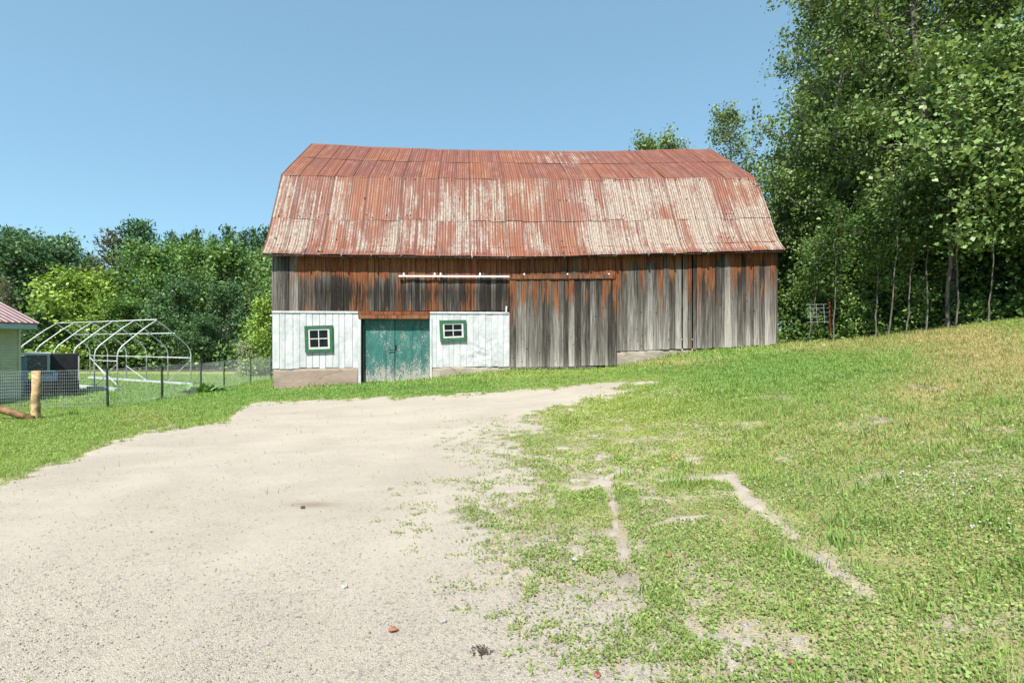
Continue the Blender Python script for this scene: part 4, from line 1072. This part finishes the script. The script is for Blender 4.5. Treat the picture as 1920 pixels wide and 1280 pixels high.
# undergrowth: leaf masses nobody could count
def undergrowth(name, pts, n, leaf, hgt, col, col2, label, sprd):
    pts = np.array(pts); i = RS.randint(0, len(pts), n//14); c = pts[i]+RS.randn(len(i), 2)*sprd
    hh = hgt*(.25+.75*RS.rand(len(i)))*(.6+.8*fbm(c[:, 0]*.8, c[:, 1]*.8, 600, 2))
    base = np.stack([c[:, 0], c[:, 1], gz(c[:, 0], c[:, 1])+hh*RS.rand(len(i))**.7], 1)
    P = np.repeat(base, 14, 0)+RS.randn(len(base)*14, 3)*leaf*1.5
    V, q = leaf_geo(P, RS.randn(len(P), 3)*.7+np.array([-.2, -.5, .8]), leaf*(.5+RS.rand(len(P))), .75)
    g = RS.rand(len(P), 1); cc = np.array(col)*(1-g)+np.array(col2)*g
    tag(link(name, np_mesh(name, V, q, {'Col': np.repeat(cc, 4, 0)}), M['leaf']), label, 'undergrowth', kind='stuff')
edge = [(pxX(px, Y), Y) for px, Y in ((1475, 20.6), (1500, 20.0), (1530, 19.4), (1560, 18.8), (1590, 18.3), (1620, 18.), (1650, 17.6), (1680, 17.3), (1710, 17.), (1740, 16.8), (1770, 16.6), (1800, 16.4), (1840, 16.2), (1880, 16.), (1920, 15.8), (1960, 15.6))]
undergrowth('undergrowth', [(x+.7, y+.9) for x, y in edge], 11000, .11, .8, (.05, .11, .025), (.14, .23, .05), 'leafy undergrowth along the foot of the wood beside the barn', .42)
edge2 = [(x+1.2, y+1.3) for x, y in edge]+[(x+2.6, y+2.6) for x, y in edge]+[(x+4, y+4) for x, y in edge]
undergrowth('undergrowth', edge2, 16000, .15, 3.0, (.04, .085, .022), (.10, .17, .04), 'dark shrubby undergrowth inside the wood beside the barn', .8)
el = [(x, 40.5+2*math.sin(x)) for x in np.linspace(-48, -13, 26)]+[(x, 46.) for x in np.linspace(-52, -14, 20)]+[(x, 56.) for x in np.linspace(-60, -16, 20)]
undergrowth('undergrowth', el, 14000, .26, 2.6, (.05, .11, .03), (.15, .25, .055), 'shrubs and low branches under the trees across the lawn', 1.2)

# ------------------------------------------------------------------ left side: fences, tunnel frame, shed, truck, plants
posts = [onground(204.5, 766), onground(304, 751), onground(377, 738), onground(420, 728), onground(470, 718), onground(508, 712)]
fence = empty('wire_fence', posts[0]); tag(fence, 'long welded wire garden fence on dark green posts running back past the barn corner', 'fence')
def loc(p): return (p[0]-fence.location.x, p[1]-fence.location.y, p[2]-fence.location.z)
PH = 1.2
for i, p in enumerate(posts):
    a = loc(p); MB().bar((a[0]-(.03 if i == 0 else 0), a[1], a[2]-.3), (a[0]-(.06 if i == 0 else .015), a[1], a[2]+PH), .045, .045).build('fence_post', M['tpost'], fence)
line = [(-17.6, 14.75), (posts[0][0], posts[0][1])] + [(p[0], p[1]) for p in posts[1:]] + [(-12.9, 33.0)]
seg = np.array(line); sl_ = np.concatenate([[0], np.cumsum(np.hypot(*np.diff(seg, axis=0).T))])
mb = MB()
def fp(s): return float(np.interp(s, sl_, seg[:, 0])), float(np.interp(s, sl_, seg[:, 1]))
ss = np.arange(0, sl_[-1], .0508); gzs = gz(*np.array([fp(s) for s in ss]).T)
for s, g in zip(ss, gzs):
    x, y = fp(s); a = loc((x, y, g+.02)); r = .0017
    mb.add([(a[0]-r, a[1]-r, a[2]), (a[0]+r, a[1]-r, a[2]), (a[0], a[1]+r, a[2]), (a[0]-r, a[1]-r, a[2]+PH-.05), (a[0]+r, a[1]-r, a[2]+PH-.05), (a[0], a[1]+r, a[2]+PH-.05)], [(0, 1, 4, 3), (1, 2, 5, 4), (2, 0, 3, 5)])
s2 = np.arange(0, sl_[-1], .4); g2 = gz(*np.array([fp(s) for s in s2]).T)
for k in range(13):
    mb.tube([loc((*fp(s), g+.02+(PH-.05)*k/12)) for s, g in zip(s2, g2)], .0018 if k < 12 else .003, 3, False)
mb.build('wire_mesh', M['wire'], fence)

# split rail post with a fallen rail
b0 = onground(68, 787)
rail = empty('rail_fence', b0); tag(rail, 'peeled pine post with a brown rail slanting down to its foot', 'rail fence')
s = b0[1]/F
mb = MB(); pts = [(0, 0, -.4), (-.01, 0, .1), (-.02, .0, .5), (.01, 0, .8), (-.01, 0, 92*s), ]
mb.tube(pts, [.105, .10, .095, .098, .088], 12); mb.build('post', M['pine'], rail, True)
mb = MB(); mb.tube([(.02, -.11, .03), (-.5, -.12, .20), (-1.2, -.13, .40), (-2.6, -.13, .82)], [.085, .088, .085, .09], 10); mb.build('rail', M['brownlog'], rail, True)

# tunnel frame
TR0 = np.array([-15.70, 22.6]); AX = np.array([-8.3, 4.35]); ax = AX/np.linalg.norm(AX); ac = np.array([-ax[1], ax[0]]); ac = ac if ac[1] > 0 else -ac
gt = -2.07
tun = empty('tunnel_frame', (TR0[0], TR0[1], gt)); tag(tun, 'bare galvanised hoop frame of a garden tunnel on the lawn by the woods', 'tunnel frame')
def tp3(i, c, z): q = AX*(i/5.)+ac*c; return (q[0], q[1], z)
HW, HT = 1.5, 3.0
prof_ = [(-HW, .04), (-HW, 1.45), (-HW*.97, 1.68), (-HW*.88, 1.88), (-HW*.72, 2.10), (-.45, 2.66), (0, HT)]
for i in range(6):
    pts = [tp3(i, c, z) for c, z in prof_]+[tp3(i, -c, z) for c, z in prof_[::-1][1:]]
    MB().tube(pts, .027, 8).build('hoop', M['galv'], tun, True)
MB().tube([tp3(-.02, 0, HT+.03), tp3(5.02, 0, HT+.03)], .024, 8).build('ridge_pole', M['galv'], tun, True)
MB().tube([tp3(0, .78, 2.44), tp3(5, .78, 2.44)], .024, 6).build('purlin', M['galv'], tun, True)
MB().tube([tp3(0, HW, 1.30), tp3(5, HW, 1.30)], .026, 6).build('side_rail', M['galv'], tun, True)
MB().tube([tp3(0, -HW, 1.25), tp3(1, -HW, 1.25)], .022, 6).build('side_rail', M['galv'], tun, True)
mb = MB(); mb.bar(tp3(-.05, HW, .09), tp3(5.05, HW, .09), .12, .10)
mb.build('base_beam', M['galv'], tun)
MB().bar(tp3(-.05, -HW, .07), tp3(2.0, -HW, .07), .30, .12).build('base_beam', M['galv'], tun)
for k in range(4): MB().box(tp3(k*1.2+.3, HW, .0), (.25, .2, .10)).build('foot_block', M['brownlog'], tun)
for (i0, c0, z0, i1, c1, z1) in ((0, -HW, 1.15, 1, -HW, .1), (1, -HW, 1.15, 0, -HW, .25), (0, HW, 1.2, 1, HW, .15), (3, HW, .8, 2, HW, .12), (5, HW, 1.2, 4, HW, .1)):
    MB().tube([tp3(i0, c0, z0), tp3(i1, c1, z1)], .02, 6).build('brace', M['galv'], tun)

# shed at the edge of the photo
Yc = 18.3; Xw = pxX(35, Yc); gs = g1(Xw, Yc)
shed = empty('shed', (Xw, Yc, gs)); tag(shed, 'pale green clapboard shed with a ribbed maroon metal roof', 'shed')
ez = (640-616)/F*Yc - gs       # eave height above the ground
mb = MB(); n = int((ez+.05)/.105)
for k in range(n+1):
    z0, z1 = k*.105, min((k+1)*.105, ez+.05)
    mb.hexa([(-.02, -8, z0), (.030, -8, z0), (.030, 0, z0), (-.02, 0, z0), (-.02, -8, z1), (-.002, -8, z1), (-.002, 0, z1), (-.02, 0, z1)])
mb.box((-2.3, -4, ez/2), (4.5, 7.96, ez))
mb.build('wall', M['shedwall'], shed)
MB().box((.0, .0, ez/2), (.09, .09, ez)).build('corner_trim', M['shedwall'], shed)
MB().box((-2.3, -4, .06), (4.62, 8.1, .16)).build('plinth', M['stone2'], shed)
ov = pxX(68, Yc)-Xw; sl2 = 36/68.
rz0 = (640-608)/F*Yc-gs
mb = MB(); Lr = 2.9+ov
mb.hexa([(ov, -8.6, rz0), (ov, .12, rz0), (ov-Lr, .12, rz0+Lr*sl2), (ov-Lr, -8.6, rz0+Lr*sl2), (ov, -8.6, rz0+.03), (ov, .12, rz0+.03), (ov-Lr, .12, rz0+Lr*sl2+.03), (ov-Lr, -8.6, rz0+Lr*sl2+.03)])
mb.hexa([(ov-Lr, -8.6, rz0+Lr*sl2), (ov-Lr, .12, rz0+Lr*sl2), (ov-2*Lr, .12, rz0), (ov-2*Lr, -8.6, rz0), (ov-Lr, -8.6, rz0+Lr*sl2+.03), (ov-Lr, .12, rz0+Lr*sl2+.03), (ov-2*Lr, .12, rz0+.03), (ov-2*Lr, -8.6, rz0+.03)])
roof = mb.build('roof', M['shedroof'], shed)
mb = MB()
for k in range(38):
    y = .10-k*.23; mb.bar((ov+.01, y, rz0+.045), (ov-Lr, y, rz0+Lr*sl2+.045), .045, .03)
mb.build('standing_rib', simple('rib_paint', (.50, .40, .40), .45, .1, .08, 4), roof)
MB().box((ov-.03, -4.2, rz0-.09), (.03, 8.5, .17)).box((ov/2-.04, .07, rz0-.075), (ov-.05, .03, .15)).build('fascia', M['fascia'], shed)
MB().box((ov/2-.05, -4.2, rz0-.165), (ov-.02, 8.4, .02)).build('soffit', M['fascia'], shed)

# old truck
Yt = 19.6; Xt = pxX(96, Yt); gt2 = g1(Xt, Yt)
AT = math.atan(-Xt/Yt); trk = empty('old_truck', (Xt, Yt, gt2), AT); tag(trk, 'old pale blue truck with a black box body parked beside the shed', 'truck')
tx = lambda px: (pxX(px, Yt)-Xt)*math.cos(AT)
tz = lambda py: (640-py)/F*Yt-gt2
def rect(mb, x0, x1, y0, y1, v0, v1): return mb.box(((tx(x0)+tx(x1))/2, (v0+v1)/2, (tz(y0)+tz(y1))/2), (abs(tx(x1)-tx(x0)), abs(v1-v0), abs(tz(y1)-tz(y0))))
cab = MB(); rect(cab, 18, 52, 668, 736, 0, 1.5); cab.hexa([(tx(46), 0, tz(738)), (tx(56), 0, tz(738)), (tx(56), 1.5, tz(738)), (tx(46), 1.5, tz(738)), (tx(46), 0, tz(712)), (tx(52), 0, tz(712)), (tx(52), 1.5, tz(712)), (tx(46), 1.5, tz(712))])
cab.build('cab_panel', M['truckblue'], trk)
mb = MB(); rect(mb, 18, 95, 661.5, 665, -.05, 1.6); mb.build('roof_edge', M['whitemetal'], trk)
mb = MB(); rect(mb, 88.5, 93.5, 665, 696, -.02, .08); mb.build('pillar', M['fascia'], trk)
def wsm():
    m, nt, b = newmat('leaf_reflection_windscreen'); N = NT(nt); n = N.noise(N.vmul(N.pos(), (9, 9, 16)), 1.0, 5, .7, .5)
    N.l(N.mix(N.step(n, .52, .66), (.06, .065, .075), (.40, .37, .37)), b.inputs['Base Color']); b.inputs['Roughness'].default_value = .3; return m  # pale mottling paints reflected leaves into the windscreen colour
mb = MB(); rect(mb, 51.5, 88.5, 665, 694, .02, .05); mb.build('windscreen', wsm(), trk)
mb = MB(); rect(mb, 50, 104, 694, 697.5, -.03, .6); rect(mb, 74, 101, 702, 711, -.1, .5); rect(mb, 99, 108, 697, 713, -.12, .5); rect(mb, 72, 108, 710, 712.5, -.14, .5)
mb.build('hood', M['truckblue'], trk)
mb = MB(); rect(mb, 74, 100, 697.5, 702, -.02, .3); mb.build('grille', M['black'], trk)
mb = MB(); rect(mb, 94, 148, 664, 738, .12, 1.9); mb.build('box_body', M['black'], trk)
mb = MB(); rect(mb, 148, 150.5, 668, 738, .10, .17); mb.build('body_post', M['galv'], trk)
mb = MB(); rect(mb, 53, 148, 712.5, 734, .05, 1.4); mb.build('underbody', M['black'], trk)
for px in (72, 128):
    w = MB(); c = Vector((tx(px), -.06, tz(741)+.30)); w.tube([c+Vector((0, -.08, 0)), c+Vector((0, .12, 0))], .33, 18); wh = w.build('wheel', M['rubber'], trk)
    MB().tube([c+Vector((0, -.10, 0)), c+Vector((0, -.07, 0))], .14, 14).build('rim', M['iron'], wh)

# hosta clump, weed, grey shrub
def leafy(name, px, py, n, ln, hgt, wid, col, label, cat):
    x, y, z = onground(px, py); e = empty(name, (x, y, z)); tag(e, label, cat)
    V, f, c = [], [], []
    for i in range(n):
        a = random.random()*6.28; el = random.uniform(.25, 1.2); L = ln*random.uniform(.6, 1.1); d = Vector((math.cos(a)*math.cos(el), math.sin(a)*math.cos(el), math.sin(el)*hgt)); sd = Vector((-math.sin(a), math.cos(a), 0))*wid*random.uniform(.7, 1.2)
        o = Vector((random.gauss(0, .25)*ln, random.gauss(0, .2)*ln, 0)); b = len(V)
        V += [o, o+d*L*.45+sd, o+d*L*.5, o+d*L*.45-sd, o+d*L-Vector((0, 0, L*.15))]; f += [(b, b+1, b+2), (b, b+2, b+3), (b+1, b+4, b+2), (b+2, b+4, b+3)]
        t = random.uniform(.7, 1.3); c += [tuple(q*t for q in col)]*5
    mb = bpy.data.meshes.new('leaves'); mb.from_pydata([tuple(p) for p in V], [], f)
    at = mb.color_attributes.new('Col', 'FLOAT_COLOR', 'POINT'); at.data.foreach_set('color', np.concatenate([np.array(c), np.ones((len(c), 1))], 1).astype(np.float32).ravel())
    link('foliage', mb, M['leaf'], e)
leafy('hosta_plant', 372, 738, 110, .75, .8, .11, (.15, .27, .075), 'broad-leaved clump growing at the third fence post', 'plant')
leafy('hosta_plant', 398, 735, 60, .6, .8, .10, (.14, .26, .07), 'smaller broad-leaved clump just beyond the third fence post', 'plant')
leafy('weed_plant', 300, 750, 45, .6, .45, .05, (.18, .28, .09), 'low weedy plant at the foot of the second fence post', 'plant')
D1 = decid(401, 2.2, .9, .08, 22, 2600, .10, (.24, .28, .17), (.42, .46, .30), .16, r0=.03)
x, y, z = onground(462, 706); plant('grey_shrub', D1, x, y, 'small greyish shrub behind the wire fence near the barn', 'shrub', s=.85)
# wire fence scrap at the wood
x, y, z = onground(1557, 640); y += .3; x = pxX(1557, y)
fs = empty('wire_fence', (x, y, g1(x, y))); tag(fs, 'scrap of wide-mesh wire fence on a rusty post at the edge of the wood', 'fence')
q = y/F; z = fs.location.z
MB().bar((0, 0, -.3), (-.03, 0, (640-566)*q-z), .05, .04).build('fence_post', simple('rusty_post', (.22, .06, .03), .8, .2, .3, 9), fs)
mb = MB()
for px in (1519, 1531, 1545, 1556): mb.tube([((px+2-1557)*q, .02, (640-606)*q-z), ((px-1557)*q, .02, (640-570)*q-z)], .0045, 4)
for py in (570, 577, 585, 593, 603): mb.tube([((1513-1557)*q, .02, (640-py-1)*q-z), ((1557-1557)*q, .02, (640-py)*q-z)], .0045, 4)
mb.build('wire_mesh', M['galv'], fs)

# small things lying about
def chip(name, px, py, size, mat, label, cat, kind='leaf', rz=0., grp=None):
    x, y, z = onground(px, py); z += .02
    V, f = [], []
    if kind == 'leaf':
        for i in range(7):
            t = i/6; w = math.sin(math.pi*t**.8)*.34; c = .18*math.sin(math.pi*t)
            V += [(t-.5, -w, c*.5+.12*w), (t-.5, 0, c), (t-.5, w, c*.5+.3*w)]
        for i in range(6):
            for j in range(2): a = i*3+j; f.append((a, a+1, a+4, a+3))
        V += [(p[0], p[1], p[2]-.03) for p in V]; n = 21
        for i in range(6):
            for j in range(2): a = n+i*3+j; f.append((a+3, a+4, a+1, a))
    else:
        rs = random.Random(px); 
        for k, (zz, rr) in enumerate(((-.25, .42), (.1, .5), (.3, .32))):
            for j in range(7): a = j*6.283/7; r = rr*rs.uniform(.75, 1.15); V.append((r*math.cos(a), r*.75*math.sin(a), zz*rs.uniform(.8, 1.1)))
        for k in range(2):
            for j in range(7): a = k*7+j; b = k*7+(j+1) % 7; f.append((a, b, b+7, a+7))
        f.append(tuple(range(14, 21))); f.append(tuple(range(6, -1, -1)))
    me = bpy.data.meshes.new(name); me.from_pydata([tuple(np.array(p)*size) for p in V], [], f)
    o = link(name, me, mat); o.location = (x, y, z); o.rotation_euler = (0, 0, rz); tag(o, label, cat, grp)
dl_ = simple('dead_leaf_brown', (.26, .10, .05), .7, 0, .3, 60); dk = simple('dark_bark_chip', (.06, .045, .035), .9, 0, .3, 60); bk = simple('brick_red', (.45, .17, .09), .9, 0, .2, 60); pl = simple('pale_stone', (.36, .35, .33), .8, 0, .2, 40)
chip('dead_leaf', 738, 1190, .06, dl_, 'curled brown dead leaf lying on the bare gravel', 'dead leaf', rz=.2)
chip('dead_leaf', 1255, 1050, .06, dl_, 'brown dead leaf at the edge of the left wheel rut', 'dead leaf', rz=1.0)
chip('dead_leaf', 1120, 1272, .05, dl_, 'small brown leaf at the bottom edge of the photo', 'dead leaf', rz=1.4)
chip('dead_leaf', 1485, 1255, .05, dl_, 'reddish leaf among the clover patches', 'dead leaf', rz=.6)
chip('brick_fragment', 1262, 861, .08, bk, 'orange brick fragment sitting in the grass', 'brick', 'stone', .4)
chip('brick_fragment', 1203, 805, .07, bk, 'small faded brick crumb farther up the grass', 'brick', 'stone', 1.1)
chip('stone', 568, 957, .05, dk, 'dark stone pair on the open driveway', 'stone', 'stone', .2)
chip('stone', 1077, 1054, .05, pl, 'white stone among the sparse weeds', 'stone', 'stone', .2)
chip('stone', 645, 1108, .05, pl, 'pale bluish stone on the open gravel', 'stone', 'stone', .8)
chip('stone', 830, 1175, .045, pl, 'pale stone beside a tuft of weeds on the gravel', 'stone', 'stone', .5)
# dark twiggy litter
x, y, z = onground(902, 1228); e = MB(); rs = random.Random(4)
for i in range(60):
    a = rs.random()*3.14; L = rs.uniform(.008, .03); c = Vector((rs.gauss(0, .026), rs.gauss(0, .018), .016+rs.random()*.012)); d = Vector((math.cos(a), math.sin(a), rs.uniform(-.2, .2)))*L*.5
    e.tube([c-d, c+d], .0022, 4)
o = e.build('twig_litter', dk); o.location = (x, y, z); tag(o, 'small heap of dark twig litter on the gravel', 'twigs', kind='stuff')

# ------------------------------------------------------------------ sky, sun, camera
EL, AZ = math.radians(54), math.radians(199)
w = bpy.data.worlds.new('World'); S.world = w; w.use_nodes = True
nt = w.node_tree; sky = nt.nodes.new('ShaderNodeTexSky'); sky.sky_type = 'NISHITA'; sky.sun_disc = False
sky.sun_elevation = EL; sky.sun_rotation = AZ; sky.air_density = 1.0; sky.dust_density = 0.0; sky.ozone_density = .5; sky.altitude = 2500
bg = nt.nodes['Background']; wn = NT(nt); gm = nt.nodes.new('ShaderNodeGamma'); gm.inputs[1].default_value = .45; nt.links.new(sky.outputs[0], gm.inputs[0])
nt.links.new(wn.mix(1.0, gm.outputs[0], (1.0, 1.48, 1.66), 'MULTIPLY'), bg.inputs[0]); bg.inputs[1].default_value = .15
sd_ = Vector((math.sin(AZ)*math.cos(EL), math.cos(AZ)*math.cos(EL), math.sin(EL)))
L = bpy.data.lights.new('sun', 'SUN'); L.energy = 5.0; L.angle = math.radians(.5); L.color = (1.0, .955, .88)
lo = bpy.data.objects.new('sun', L); COL.objects.link(lo); lo.rotation_euler = sd_.to_track_quat('Z', 'Y').to_euler()
cam = bpy.data.cameras.new('camera'); cam.sensor_width = 36; cam.lens = 18; cam.clip_end = 3000; cam.clip_start = .05
co = bpy.data.objects.new('camera', cam); COL.objects.link(co); co.location = (0, 0, 0); co.rotation_euler = (math.pi/2, 0, 0); S.camera = co
S.view_settings.view_transform = 'Standard'; S.view_settings.look = 'None'; S.view_settings.gamma = 1; S.view_settings.exposure = .90
S.cycles.max_bounces = 6; S.cycles.diffuse_bounces = 1; S.cycles.transmission_bounces = 4
print('barn u', UL, UR, uLe, uRe, 'break', uz(525,327,VB)[0], uz(1411,335,VB)[0], 'ridge', uz(577,270,VR)[0], uz(1330,281,VR)[0], zR(0), zB(0), zE(0), [tuple(round(t,2) for t in p) for p in posts])
